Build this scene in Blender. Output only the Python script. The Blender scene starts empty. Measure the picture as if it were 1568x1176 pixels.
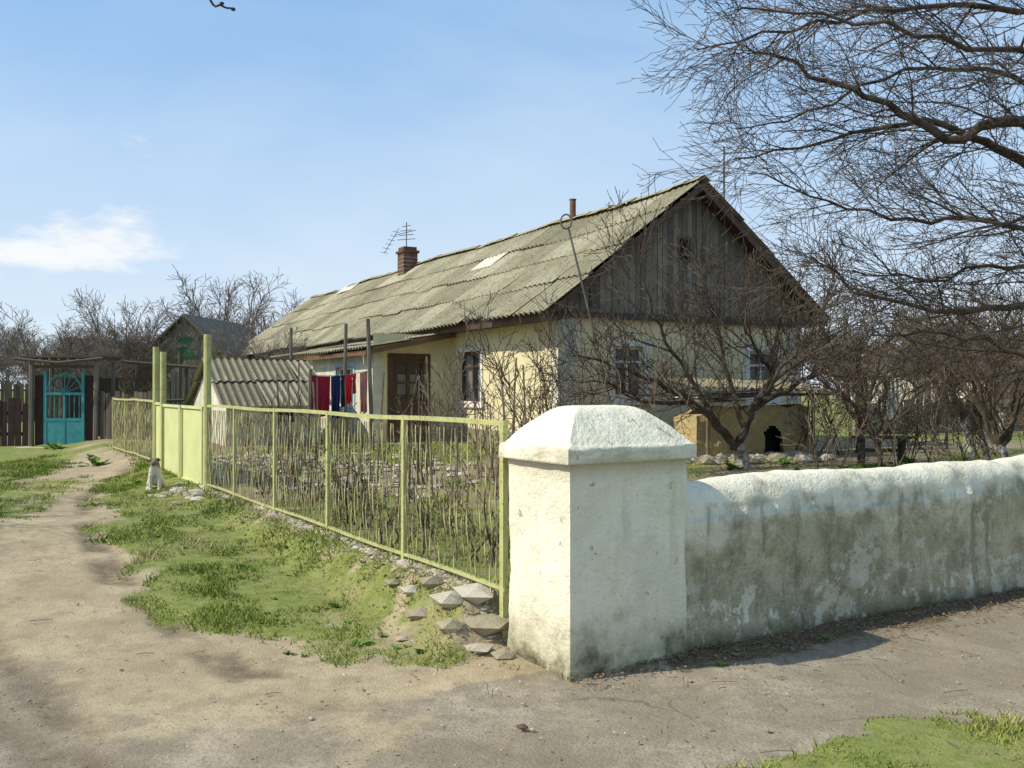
import bpy, math, random
import numpy as np
from mathutils import Vector, Matrix, noise as mn
R=math.radians
scene=bpy.context.scene
# ------------------------------------------------------------------ helpers
def link(o,parent=None):
    scene.collection.objects.link(o)
    if parent: o.parent=parent
    return o
def empty(name):
    e=bpy.data.objects.new(name,None); e.empty_display_size=.2
    return link(e)
class MB:
    def __init__(s): s.v=[];s.f=[];s.m=[];s.sm=[]
    def quad(s,a,b,c,d,m=0): 
        n=len(s.v); s.v+= [tuple(a),tuple(b),tuple(c),tuple(d)]; s.f.append((n,n+1,n+2,n+3)); s.m.append(m)
    def poly(s,pts,m=0):
        n=len(s.v); s.v+=[tuple(p) for p in pts]; s.f.append(tuple(range(n,n+len(pts)))); s.m.append(m)
    def hexa(s,b,t,m=0):
        n=len(s.v); s.v+=[tuple(p) for p in b]+[tuple(p) for p in t]
        k=len(b)
        s.f.append(tuple(n+i for i in reversed(range(k)))); s.f.append(tuple(n+k+i for i in range(k)))
        for i in range(k): s.f.append((n+i,n+(i+1)%k,n+k+(i+1)%k,n+k+i))
        s.m+=[m]*(k+2)
    def box(s,x0,x1,y0,y1,z0,z1,m=0,fr=None):
        fr=fr or (lambda x,y,z:(x,y,z))
        b=[fr(x0,y0,z0),fr(x1,y0,z0),fr(x1,y1,z0),fr(x0,y1,z0)]
        t=[fr(x0,y0,z1),fr(x1,y0,z1),fr(x1,y1,z1),fr(x0,y1,z1)]
        s.hexa(b,t,m)
    def tube(s,pts,rad,k=4,m=0,caps=True):
        n0=len(s.v); N=len(pts)
        up=Vector((.31,.22,.92)).normalized()
        for i,p in enumerate(pts):
            a=pts[max(0,i-1)]; b=pts[min(N-1,i+1)]
            d=(b-a)
            if d.length<1e-9: d=Vector((0,0,1))
            d.normalize()
            x=d.cross(up)
            if x.length<.05: x=d.cross(Vector((1,0,0)))
            x.normalize(); y=d.cross(x); r=rad[i] if hasattr(rad,'__len__') else rad
            for j in range(k):
                a2=2*math.pi*j/k
                q=p+x*(r*math.cos(a2))+y*(r*math.sin(a2)); s.v.append((q.x,q.y,q.z))
        for i in range(N-1):
            for j in range(k):
                a=n0+i*k+j; b=n0+i*k+(j+1)%k
                s.f.append((a,b,b+k,a+k)); s.m.append(m)
        if caps and k>3:
            s.f.append(tuple(n0+j for j in reversed(range(k)))); s.m.append(m)
            s.f.append(tuple(n0+(N-1)*k+j for j in range(k))); s.m.append(m)
    def stone(s,c,r,rng,m=0,flat=.7):
        n=len(s.v); 
        for (x,y,z) in ICO:
            q=.72+.5*rng.random()
            s.v.append((c[0]+x*r*q*s.sx,c[1]+y*r*q*s.sy,c[2]+z*r*q*flat))
        for f in ICF: s.f.append(tuple(n+i for i in f)); s.m.append(m)
    sx=1;sy=1
    def obj(s,name,mats,parent=None,smooth=False):
        me=bpy.data.meshes.new(name)
        me.from_pydata(s.v,[],s.f)
        if not isinstance(mats,(list,tuple)): mats=[mats]
        for a in mats: me.materials.append(a)
        me.polygons.foreach_set('material_index',s.m)
        if smooth: me.polygons.foreach_set('use_smooth',[True]*len(s.f))
        me.update()
        return link(bpy.data.objects.new(name,me),parent)
ph=(1+5**.5)/2
ICO=[(-1,ph,0),(1,ph,0),(-1,-ph,0),(1,-ph,0),(0,-1,ph),(0,1,ph),(0,-1,-ph),(0,1,-ph),(ph,0,-1),(ph,0,1),(-ph,0,-1),(-ph,0,1)]
ICO=[tuple(c/1.9 for c in p) for p in ICO]
ICF=[(0,11,5),(0,5,1),(0,1,7),(0,7,10),(0,10,11),(1,5,9),(5,11,4),(11,10,2),(10,7,6),(7,1,8),(3,9,4),(3,4,2),(3,2,6),(3,6,8),(3,8,9),(4,9,5),(2,4,11),(6,2,10),(8,6,7),(9,8,1)]

_rs=np.random.RandomState(7); _tab=_rs.rand(256,256)
def vn(x,y):
    xi=np.floor(x).astype(int); yi=np.floor(y).astype(int); fx=x-xi; fy=y-yi
    fx=fx*fx*(3-2*fx); fy=fy*fy*(3-2*fy)
    g=lambda a,b:_tab[a%256,b%256]
    return (g(xi,yi)*(1-fx)+g(xi+1,yi)*fx)*(1-fy)+(g(xi,yi+1)*(1-fx)+g(xi+1,yi+1)*fx)*fy
def fbm(x,y,s=1.,o=4):
    t=0;a=.5;n=0
    for i in range(o):
        t=t+a*vn(x*s+13.7*i,y*s+5.3*i); n+=a; a*=.5; s*=2.03
    return t/n
def sst(a,b,x):
    t=np.clip((x-a)/(b-a),0,1); return t*t*(3-2*t)

# ------------------------------------------------------------------ materials
class N:
    def __init__(s,name,rough=.85,spec=.25):
        s.mat=bpy.data.materials.new(name); s.mat.use_nodes=True
        s.t=s.mat.node_tree; s.b=s.t.nodes['Principled BSDF']
        s.b.inputs['Roughness'].default_value=rough
        s.b.inputs['Specular IOR Level'].default_value=spec
        g=s.t.nodes.new('ShaderNodeNewGeometry'); s.pos=g.outputs['Position']; s.geo=g
    def set(s,i,v):
        if isinstance(v,bpy.types.NodeSocket): s.t.links.new(v,i)
        elif isinstance(v,(tuple,list)): i.default_value=tuple(v)+((1,) if len(v)==3 and len(i.default_value)==4 else ())
        else: i.default_value=v
    def map(s,sc,vec=None):
        m=s.t.nodes.new('ShaderNodeMapping'); s.set(m.inputs['Vector'],vec or s.pos); m.inputs['Scale'].default_value=sc; return m.outputs[0]
    def noise(s,scale,det=4,ro=.55,vec=None,dist=0):
        n=s.t.nodes.new('ShaderNodeTexNoise'); s.set(n.inputs['Vector'],vec or s.pos)
        n.inputs['Scale'].default_value=scale; n.inputs['Detail'].default_value=det; n.inputs['Roughness'].default_value=ro; n.inputs['Distortion'].default_value=dist
        return n.outputs['Fac']
    def vor(s,scale,vec=None,out='Distance'):
        n=s.t.nodes.new('ShaderNodeTexVoronoi'); s.set(n.inputs['Vector'],vec or s.pos); n.inputs['Scale'].default_value=scale; return n.outputs[out]
    def edge(s,scale,vec=None):
        n=s.t.nodes.new('ShaderNodeTexVoronoi'); n.feature='DISTANCE_TO_EDGE'; s.set(n.inputs['Vector'],vec or s.pos); n.inputs['Scale'].default_value=scale; return n.outputs['Distance']
    def warp(s,scale,amt):
        n=s.t.nodes.new('ShaderNodeTexNoise'); s.set(n.inputs['Vector'],s.pos); n.inputs['Scale'].default_value=scale; n.inputs['Detail'].default_value=4
        m=s.t.nodes.new('ShaderNodeVectorMath'); m.operation='MULTIPLY_ADD'; s.t.links.new(n.outputs['Color'],m.inputs[0]); m.inputs[1].default_value=(amt,)*3; s.t.links.new(s.pos,m.inputs[2]); return m.outputs[0]
    def ramp(s,f,a,b,lo=0.,hi=1.):
        n=s.t.nodes.new('ShaderNodeMapRange'); n.interpolation_type='SMOOTHSTEP'; s.set(n.inputs[0],f)
        n.inputs[1].default_value=a;n.inputs[2].default_value=b;n.inputs[3].default_value=lo;n.inputs[4].default_value=hi
        return n.outputs[0]
    def mix(s,f,a,b,mode='MIX'):
        n=s.t.nodes.new('ShaderNodeMix'); n.data_type='RGBA'; n.blend_type=mode
        s.set(n.inputs[0],f); s.set(n.inputs[6],a); s.set(n.inputs[7],b); return n.outputs[2]
    def math(s,op,a,b=0.):
        n=s.t.nodes.new('ShaderNodeMath'); n.operation=op; s.set(n.inputs[0],a); s.set(n.inputs[1],b); return n.outputs[0]
    def attr(s,name):
        n=s.t.nodes.new('ShaderNodeAttribute'); n.attribute_name=name; return n
    def sep(s,v):
        n=s.t.nodes.new('ShaderNodeSeparateXYZ'); s.set(n.inputs[0],v); return n.outputs
    def col(s,c): s.set(s.b.inputs['Base Color'],c); return s
    def bump(s,h,st=.5,d=.01):
        n=s.t.nodes.new('ShaderNodeBump'); n.inputs['Strength'].default_value=st; n.inputs['Distance'].default_value=d
        s.set(n.inputs['Height'],h); s.t.links.new(n.outputs[0],s.b.inputs['Normal']); return s
def simple(name,c1,c2,scale=8,bump=.4,bd=.005,rough=.85,stretch=None,fine=60):
    n=N(name,rough); v=n.map(stretch) if stretch else None
    a=n.noise(scale,4,.6,v); b=n.noise(fine,2,.6,v)
    c=n.mix(n.ramp(a,.3,.7),c1,c2); c=n.mix(n.ramp(b,.35,.7,0,.35),c,tuple(x*.6 for x in c1)); n.col(c); n.bump(b,bump,bd)
    return n.mat

M={}
def plaster(name,wall):
    n=N(name,.9,.15)
    z=n.sep(n.pos)[2]
    big=n.noise(1.3,5,.6); mid=n.noise(5,6,.65); fine=n.noise(45,4,.6); streak=n.noise(3,5,.6,n.map((3,3,.45)))
    base=n.mix(n.ramp(mid,.35,.7),(.82,.77,.61),(.73,.68,.52))
    base=n.mix(n.ramp(fine,.5,.75,0,.3),base,(.46,.42,.32))
    if wall:
        h=n.math('ADD',z,n.math('MULTIPLY',n.math('SUBTRACT',mid,.5),.55))
        h=n.math('ADD',h,n.math('MULTIPLY',n.math('SUBTRACT',big,.5),.7))
        low=n.ramp(h,.66,.92,1,0)  # paler along the rounded top, darker grey-yellow on the face below
        st=n.mix(n.ramp(mid,.3,.7),(.31,.27,.165),(.50,.445,.295))
        c=n.mix(n.math('MULTIPLY',low,n.ramp(fine,.25,.6,.75,1)),base,st)
        fl=n.noise(7,6,.7,n.map((1,1,.8))); 
        bot=n.ramp(z,.1,.45,1,.3)
        c=n.mix(n.math('MULTIPLY',n.ramp(fl,.55,.59),bot),c,(.70,.66,.52))
        c=n.mix(n.math('MULTIPLY',n.ramp(n.noise(2.4,5,.65),.5,.68),.6),c,(.15,.135,.08))
        drip=n.noise(2.2,5,.7,n.map((4,4,.5)))
        c=n.mix(n.math('MULTIPLY',n.math('MULTIPLY',n.ramp(drip,.52,.66),.6),n.ramp(z,.95,.8)),c,(.17,.155,.10))
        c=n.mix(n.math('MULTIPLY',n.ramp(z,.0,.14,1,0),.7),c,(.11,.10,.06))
        rr=n.ramp(n.noise(1.7,6,.75),.57,.6)
        c=n.mix(n.math('MULTIPLY',rr,.5),c,(.66,.62,.49))
        c=n.mix(n.ramp(n.vor(15),.02,.1,.6,0),c,(.1,.09,.07))
        sp_=n.ramp(n.noise(30,5,.75),.60,.66,0,.7); c=n.mix(n.math('MULTIPLY',sp_,n.ramp(z,.9,.7)),c,(.10,.09,.055))
    else:
        c=n.mix(n.math('MULTIPLY',n.ramp(streak,.5,.75),.45),base,(.50,.45,.31))
        patch=n.ramp(n.noise(1.9,6,.7,n.warp(3,.1)),.52,.6); c=n.mix(n.math('MULTIPLY',patch,.35),c,(.62,.58,.46))
        zz=n.math('ADD',z,n.math('MULTIPLY',n.math('SUBTRACT',mid,.5),.9))
        c=n.mix(n.ramp(zz,.0,.40,.8,0),c,(.32,.29,.17))
        c=n.mix(n.ramp(zz,-.15,.12,.95,0),c,(.06,.06,.03))
        chips=n.noise(9,4,.7)
        c=n.mix(n.ramp(chips,.65,.68,0,.8),c,(.35,.30,.21))
        sp_=n.ramp(n.noise(26,5,.7),.64,.69,0,.6); c=n.mix(sp_,c,(.22,.19,.13))
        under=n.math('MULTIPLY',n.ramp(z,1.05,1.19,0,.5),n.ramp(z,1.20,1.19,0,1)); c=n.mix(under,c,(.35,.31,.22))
        dm=n.noise(3,5,.7,n.map((1,1,3))); band=n.math('MULTIPLY',n.ramp(z,1.18,1.2),n.ramp(z,1.29,1.27)); c=n.mix(n.math('MULTIPLY',band,n.ramp(dm,.45,.6,.05,.55)),c,(.38,.34,.23))
    n.col(c); n.bump(n.math('ADD',n.math('MULTIPLY',mid,1.5),n.math('MULTIPLY',fine,.5)),.8,.022)
    return n.mat
M['pillar']=plaster('whitewashed_plaster',False)
M['wall']=plaster('weathered_plaster',True)
n=N('yellow_plaster',.9,.15); a=n.noise(2,5,.6); b=n.noise(14,5,.65); z=n.sep(n.pos)[2]
c=n.mix(n.ramp(a,.3,.7),(.70,.61,.37),(.59,.515,.32)); c=n.mix(n.ramp(b,.5,.75,0,.45),c,(.43,.375,.25)); 
c=n.mix(n.ramp(n.noise(1.2,6,.7),.55,.63,0,.3),c,(.50,.46,.37))
c=n.mix(n.ramp(n.math('ADD',z,n.math('MULTIPLY',b,.8)),.9,1.4,.6,0),c,(.4,.37,.28)); n.col(c); n.bump(b,.4,.01); M['yellow']=n.mat
M['white']=simple('white_paint',(.75,.74,.68),(.6,.58,.5),9,.2,.003)
M['whitew']=simple('white_wall',(.68,.65,.53),(.47,.44,.34),3,.4,.01)
M['brown']=simple('brown_paint',(.11,.06,.035),(.06,.038,.026),6,.3,.003,.6)
M['dark']=simple('dark_interior',(.015,.014,.013),(.03,.028,.025),3,0,.001)
M['curtain']=simple('curtain_cloth',(.6,.6,.57),(.3,.3,.28),9,.2,.003,stretch=(6,6,.4))
n=N('window_glass',.06,.6); n.col((.04,.05,.055)); n.b.inputs['Alpha'].default_value=.4; M['glass']=n.mat
def planks(name,c1,c2):
    n=N(name,.85,.2); v=n.map((14,14,.7)); a=n.noise(3,5,.65,v); b=n.noise(.9,4); at=n.attr('tone').outputs['Fac']
    c=n.mix(n.ramp(a,.3,.72),c1,c2); c=n.mix(n.ramp(b,.45,.75,0,.5),c,tuple(x*.45 for x in c1))
    c=n.mix(1,c,n.mix(at,(.6,.6,.6),(1.25,1.22,1.16)),'MULTIPLY'); n.col(c); n.bump(a,.5,.01); return n.mat
M['plank']=planks('weathered_planks',(.15,.132,.108),(.25,.228,.19))
M['darkwood']=planks('dark_wood',(.07,.058,.048),(.13,.11,.088))
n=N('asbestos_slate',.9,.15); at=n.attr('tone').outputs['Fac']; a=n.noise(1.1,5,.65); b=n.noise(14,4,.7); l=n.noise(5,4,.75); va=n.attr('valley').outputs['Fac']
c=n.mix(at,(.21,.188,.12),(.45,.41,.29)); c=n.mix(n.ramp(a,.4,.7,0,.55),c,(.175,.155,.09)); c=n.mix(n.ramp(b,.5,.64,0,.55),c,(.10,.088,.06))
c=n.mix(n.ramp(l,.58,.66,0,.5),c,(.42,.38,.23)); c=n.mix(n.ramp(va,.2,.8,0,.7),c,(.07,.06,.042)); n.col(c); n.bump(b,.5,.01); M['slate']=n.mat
M['slatew']=simple('pale_slate',(.6,.57,.47),(.46,.43,.34),4,.4,.005)
M['ridge']=simple('ridge_mortar',(.38,.33,.18),(.24,.21,.12),4,.5,.01)
M['rust']=simple('rusty_metal',(.2,.10,.055),(.11,.065,.045),6,.4,.003,.7)
M['steel']=simple('grey_steel',(.16,.15,.14),(.09,.085,.08),6,.2,.002,.5)
n=N('fence_paint',.5,.4); a=n.noise(7,5,.6); b=n.noise(50,3,.6)
c=n.mix(n.ramp(a,.35,.7),(.47,.47,.19),(.37,.37,.15)); c=n.mix(n.ramp(b,.56,.68,0,.8),c,(.17,.11,.05)); n.col(c); M['fence']=n.mat
n=N('gate_paint',.5,.4); a=n.noise(3,5,.6); b=n.noise(40,3,.6)
c=n.mix(n.ramp(a,.35,.7),(.60,.61,.29),(.52,.53,.25)); c=n.mix(n.ramp(b,.62,.7,0,.4),c,(.3,.25,.12)); n.col(c); M['gate']=n.mat
n=N('fence_bar_paint',.6,.3); a=n.noise(9,5,.6)
c=n.mix(n.ramp(a,.42,.62),(.44,.41,.18),(.2,.14,.08)); n.col(c); M['bar']=n.mat
def bark(name,c1,c2,c3):
    n=N(name,.9,.15); a=n.noise(9,3,.6); b=n.noise(40,3,.7,n.map((1,1,.3)))
    c=n.mix(n.ramp(a,.35,.7),c1,c2); c=n.mix(n.ramp(b,.5,.7,0,.5),c,c3); n.col(c); n.bump(b,.6,.01); return n.mat
M['bark']=bark('bark',(.06,.045,.036),(.12,.095,.075),(.03,.022,.018))
M['bark2']=bark('bark_light',(.12,.09,.065),(.2,.155,.115),(.07,.05,.035))
M['bark3']=bark('bark_orchard',(.065,.047,.033),(.115,.09,.065),(.033,.025,.019))
M['twig']=bark('bark_far',(.15,.12,.10),(.23,.19,.16),(.10,.08,.065))
n=N('limewashed_bark',.9,.15); a=n.noise(12,5,.7); n.col(n.mix(n.ramp(a,.42,.6),(.5,.48,.42),(.14,.12,.09))); n.bump(a,.5,.01); M['lime']=n.mat
M['stone']=simple('field_stone',(.38,.33,.225),(.25,.21,.145),5,.6,.01)
M['stonew']=simple('pale_rubble',(.53,.49,.39),(.38,.34,.26),5,.6,.01)
n=N('ochre_masonry',.9,.1); w=n.warp(3,.25); ed=n.edge(6,w); a=n.noise(3,6,.7); f=n.noise(20,4,.7)
c=n.mix(n.ramp(a,.35,.6),(.56,.43,.20),(.44,.34,.18)); c=n.mix(n.ramp(f,.5,.7,0,.5),c,(.27,.2,.11)); c=n.mix(n.math('MULTIPLY',n.ramp(ed,.0,.05,.7,0),n.ramp(a,.54,.42)),c,(.2,.15,.09)); c=n.mix(n.ramp(n.noise(2.3,5,.7),.55,.62,0,.6),c,(.5,.46,.36)); n.col(c); n.bump(n.math('ADD',f,a),.9,.04); M['ochre']=n.mat
M['brick']=simple('sooty_brick',(.16,.085,.06),(.07,.05,.04),7,.5,.01)
M['teal']=simple('teal_paint',(.06,.28,.30),(.04,.20,.23),5,.2,.003,.5)
M['green']=simple('green_paint',(.07,.22,.09),(.05,.16,.07),5,.2,.003)
M['olive']=simple('olive_plaster',(.27,.25,.16),(.2,.185,.12),3,.4,.01)
M['maroon']=simple('maroon_fence_paint',(.055,.03,.027),(.035,.02,.02),5,.3,.003)
M['roofgrey']=simple('old_roof_felt',(.17,.15,.12),(.11,.10,.08),2,.5,.01)
M['red']=simple('red_cloth',(.62,.02,.025),(.48,.015,.02),4,.2,.003)
M['dred']=simple('dark_red_cloth',(.30,.012,.035),(.22,.01,.03),4,.2,.003)
M['navy']=simple('navy_cloth',(.02,.025,.09),(.012,.016,.06),4,.2,.003)
M['pink']=simple('pink_cloth',(.55,.24,.2),(.45,.18,.15),4,.2,.003)
M['blue']=simple('pale_blue_paint',(.45,.55,.62),(.35,.45,.52),4,.2,.003)
M['leaf']=simple('dead_leaves',(.12,.075,.04),(.26,.19,.11),20,.2,.003)
M['weed']=simple('weed_leaves',(.09,.17,.03),(.14,.22,.05),20,.2,.003)
n=N('grass_blades',.75,.2); at=n.attr('tone').outputs['Fac']; c=n.mix(n.ramp(at,.0,.58),(.095,.155,.02),(.215,.255,.045)); c=n.mix(n.ramp(at,.58,1),c,(.40,.345,.17)); n.col(c); M['grass']=n.mat

# ------------------------------------------------------------------ layout
P0=np.array([-.02,5.65]); F=np.array([-.53,.848]); NF=np.array([-.848,-.53])
W0=np.array([1.02,5.60]); WD=np.array([.866,.5]); NW=np.array([.5,-.866])
def coords(x,y):
    df=(x-P0[0])*NF[0]+(y-P0[1])*NF[1]; s=(x-P0[0])*F[0]+(y-P0[1])*F[1]
    dw=(x-W0[0])*NW[0]+(y-W0[1])*NW[1]; return df,s,dw
YARD=.32
def height(x,y):
    x=np.asarray(x,float); y=np.asarray(y,float)
    df,s,dw=coords(x,y)
    st=.24*sst(.3,7,s)
    st=st+.02*(fbm(x,y,.6,3)-.5)+.005*(fbm(x,y,6,3)-.5)
    w1=sst(-.02,.55,df+.16*(fbm(x,y,2.2,3)-.5)); w2=sst(-.28,-.12,dw); w3=(1-sst(-.10,.45,s+.1*(fbm(x,y,4,2)-.5)))*(x<.5)
    w=np.maximum(np.maximum(w1,w2),w3)
    far=sst(40,150,y)
    yd=YARD+.10*sst(12,20,y)+.05*(fbm(x,y,.9,3)-.5)+.03*(fbm(x,y,5,3)-.5)
    yd=yd+.05*w1*(1-w1)*fbm(x,y,7,2)*4
    return yd*(1-w)+st*w + far*.2*(fbm(x,y,.02,2)-.3)
def H(x,y): return float(height(x,y))
def pip(x,y,poly):
    ins=np.zeros(x.shape,bool); dmin=np.full(x.shape,1e9); n=len(poly)
    for i in range(n):
        x1,y1=poly[i]; x2,y2=poly[(i+1)%n]
        c=((y1>y)!=(y2>y))&(x<(x2-x1)*(y-y1)/((y2-y1) if y2!=y1 else 1e-9)+x1); ins^=c
        dx,dy=x2-x1,y2-y1; t=np.clip(((x-x1)*dx+(y-y1)*dy)/(dx*dx+dy*dy),0,1)
        dmin=np.minimum(dmin,np.hypot(x-x1-t*dx,y-y1-t*dy))
    return np.where(ins,dmin,-dmin)
def dline(x,y,L):
    dmin=np.full(x.shape,1e9)
    for i in range(len(L)-1):
        x1,y1=L[i];x2,y2=L[i+1];dx,dy=x2-x1,y2-y1; t=np.clip(((x-x1)*dx+(y-y1)*dy)/(dx*dx+dy*dy),0,1)
        dmin=np.minimum(dmin,np.hypot(x-x1-t*dx,y-y1-t*dy))
    return dmin
G1=[(-.15,5.2),(-.5,5.10),(-1.25,5.35),(-2.3,6.25),(-3.05,7.4),(-3.95,9.0),(-4.95,10.9),(-5.85,13),(-6.9,16.6),(-9.3,21.4),(-8.6,21.4),(-7.6,18.3),(.1,5.7)]
G2=[(-9.6,20),(-7.4,15),(-7.2,12.5),(-40,10),(-40,60),(-9,60)]
G2b=[(-6.6,14.5),(-5.8,11.8),(-5.2,9.8),(-6.2,8.8),(-12,10),(-8,12.8)]
G3=[(.80,3.66),(1.3,4.06),(1.9,4.42),(3.2,4.62),(5,5.0),(9,6.4),(40,12),(40,-20),(.2,-20),(.5,3.0)]
RUTS=[[(-6.6,16),(-5.6,12.2),(-4.3,9.2),(-3.4,7.7),(-2.1,5.9),(-1.35,5.05),(-.92,4.65),(.2,4.0),(1.0,3.4)],
[(-8.2,16.5),(-6.8,12),(-5.3,8.9),(-4.3,7.2),(-3.0,5.4),(-2.2,4.5),(-1.2,3.6)],
[(-12,11),(-6.5,7.2),(-4.2,5.4),(-2.6,4.2),(-1.5,3.0)],[(-12,8.6),(-5.5,5.2),(-3.4,3.8)],[(-5,7.4),(-3.2,5.0),(-1.9,3.9),(-.7,3.0)]]
def masks(x,y):
    df,s,dw=coords(x,y)
    nz=fbm(x,y,1.1,4); nf=fbm(x,y,5,4)
    e=lambda p,w: sst(-w,w,pip(x,y,p)+(nz-.5)*.8+(nf-.5)*.5)
    g=e(G1,.22)*(.5+.5*sst(.5,1.9,s))
    g=np.maximum(g,e(G2,.5)); g=np.maximum(g,.65*e(G2b,.4)); 
    g3=sst(-.10,.10,pip(x,y,G3)+(nz-.5)*.4+(nf-.5)*.35)
    g=np.maximum(g,g3)
    inside=np.minimum(sst(-.1,.15,-df),sst(.1,.3,-dw))
    g=g*(1-inside)+inside*(.22+.5*sst(.4,.6,fbm(x,y,.5,4)))
    g=np.maximum(g,sst(21,23,y)*.8)
    g*=.58+.42*sst(.34,.50,nf)
    bank=sst(-.1,.05,df)*(1-sst(.08,.30,df+.5*(nf-.5)))*(s>-.3)*(s<7.6)
    g*=1-bank*(.3+.4*sst(2.4,.8,s))
    asp=sst(.3,.9,(x+1.0)+(nz-.5)*1.2)*(dw>-.1)
    road=sst(.5,1.7,-pip(x,y,G1)+(nz-.5)*1.8)*(1-asp)*sst(13,9,y)
    asp=np.maximum(asp,road*.85)
    litter_shade=sst(.50,.10,dw+(nf-.5)*.3)*sst(-.3,-.1,dw)*(x>.9)  # leaf litter along the wall foot, with the wall's ground shadow painted into its dark colour
    litter_shade=np.maximum(litter_shade,bank*.28)
    return np.clip(g,0,1),np.clip(asp,0,1),np.clip(litter_shade,0,1),inside
def axis(lo,hi,st,far0,far1):
    a=list(np.arange(lo,hi,st)); d=st; x=hi
    while x<far1: a.append(x); d*=1.16; x+=d
    a.append(far1); d=st; x=lo-st; L=[]
    while x>far0: L.append(x); d*=1.16; x-=d
    L.append(far0); return np.array(L[::-1]+a)
xs=axis(-7,5.5,.045,-700,700); ys=axis(3,12,.045,-60,1200)
X,Y=np.meshgrid(xs,ys); Z=height(X,Y)
g,asp,litter_shade,ins=masks(X,Y)
rut=np.zeros_like(X); nw=fbm(X,Y,2.2,3)-.5
for k,L in enumerate(RUTS):
    d=dline(X,Y,L)+nw*.26
    rut=np.maximum(rut,sst(.17,.03,d)*sst(.30,.48,fbm(X+3*k,Y,1.6,3))*(.95 if k==0 else .72))
rut*= (1-ins)*(Y>2.4)
Z=Z-.026*rut-.014*sst(.5,.65,fbm(X,Y,.9,3))*(1-g)*(1-ins)*asp+.012*g*fbm(X,Y,14,2)
nx,ny=len(xs),len(ys)
V=np.stack([X,Y,Z],-1).reshape(-1,3)
idx=np.arange(nx*ny).reshape(ny,nx)
Q=np.stack([idx[:-1,:-1],idx[:-1,1:],idx[1:,1:],idx[1:,:-1]],-1).reshape(-1,4)
me=bpy.data.meshes.new('ground')
me.vertices.add(len(V)); me.vertices.foreach_set('co',V.ravel())
me.loops.add(Q.size); me.loops.foreach_set('vertex_index',Q.ravel())
me.polygons.add(len(Q)); me.polygons.foreach_set('loop_start',np.arange(0,Q.size,4)); me.polygons.foreach_set('loop_total',np.full(len(Q),4))
me.polygons.foreach_set('use_smooth',[True]*len(Q)); me.update(); me.validate()
ca=me.color_attributes.new('gmask','FLOAT_COLOR','POINT')
C=np.stack([g,asp,litter_shade,ins],-1).reshape(-1,4); ca.data.foreach_set('color',C.ravel().astype(np.float32))
ra=me.attributes.new('rut','FLOAT','POINT'); ra.data.foreach_set('value',rut.ravel().astype(np.float32))
ground=link(bpy.data.objects.new('ground',me))
n=N('ground_soil_grass',.95,.1); at=n.attr('gmask'); sp=n.sep(at.outputs['Color']); al=at.outputs['Alpha']; rt=n.attr('rut').outputs['Fac']
f1=n.noise(60,4,.7); f2=n.noise(9,5,.65); f3=n.noise(1.2,5,.6); peb=n.vor(85); peb2=n.vor(28); f4=n.noise(3.3,5,.7); f5=n.noise(.45,4,.6)
dirt=n.mix(n.ramp(f3,.35,.65),(.46,.375,.24),(.37,.295,.19)); dirt=n.mix(n.ramp(f2,.4,.7,0,.5),dirt,(.29,.225,.14))
dirt=n.mix(n.ramp(peb,.05,.2,.35,0),dirt,(.52,.46,.35)); dirt=n.mix(n.ramp(f1,.50,.66,0,.55),dirt,(.21,.165,.11)); dirt=n.mix(n.ramp(f4,.48,.62,0,.55),dirt,(.26,.205,.135))
asph=n.mix(n.ramp(f3,.38,.60),(.38,.325,.24),(.28,.235,.17)); asph=n.mix(n.ramp(f4,.45,.60,0,.65),asph,(.24,.20,.145)); asph=n.mix(n.ramp(f2,.42,.66,0,.55),asph,(.22,.185,.135))
asph=n.mix(n.ramp(f5,.42,.58,0,.4),asph,(.235,.19,.13))
asph=n.mix(n.ramp(f1,.48,.62,0,.55),asph,(.16,.135,.10)); asph=n.mix(n.ramp(peb,.04,.15,.5,0),asph,(.52,.48,.39))
ce=n.edge(.8,n.warp(1.5,.5))
asph=n.mix(n.math('MULTIPLY',n.ramp(ce,.001,.007,.6,0),n.ramp(f3,.52,.6)),asph,(.12,.10,.07))
gr=n.mix(n.ramp(f2,.35,.65),(.125,.17,.03),(.22,.24,.065)); gr=n.mix(n.ramp(f1,.45,.68,0,.55),gr,(.32,.27,.15)); gr=n.mix(n.ramp(f3,.45,.66,0,.4),gr,(.29,.25,.12))
soil=n.mix(n.ramp(f2,.35,.65),(.33,.265,.165),(.23,.185,.115)); soil=n.mix(n.ramp(f1,.5,.65,0,.6),soil,(.14,.11,.07))
litter_shade_col=n.mix(n.ramp(f1,.4,.6),(.075,.055,.035),(.21,.16,.10)); litter_shade_col=n.mix(n.ramp(peb2,.1,.2,.4,0),litter_shade_col,(.30,.25,.17))
c=n.mix(n.ramp(n.math('ADD',sp[1],n.math('MULTIPLY',n.math('SUBTRACT',f2,.5),.5)),.3,.7),dirt,asph)
c=n.mix(n.math('MULTIPLY',rt,n.ramp(f2,.3,.6,.55,1)),c,(.15,.115,.075))
c=n.mix(al,c,soil)
gm=n.ramp(n.math('ADD',sp[0],n.math('MULTIPLY',n.math('SUBTRACT',f1,.5),.8)),.25,.58)
c=n.mix(gm,c,gr)
c=n.mix(n.ramp(n.math('ADD',sp[2],n.math('MULTIPLY',n.math('SUBTRACT',f2,.5),.8)),.35,.62),c,litter_shade_col)
n.col(c); n.bump(n.math('ADD',n.math('ADD',f1,n.math('MULTIPLY',f2,1.1)),n.math('MULTIPLY',peb,.15)),.65,.014)
me.materials.append(n.mat)

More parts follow.
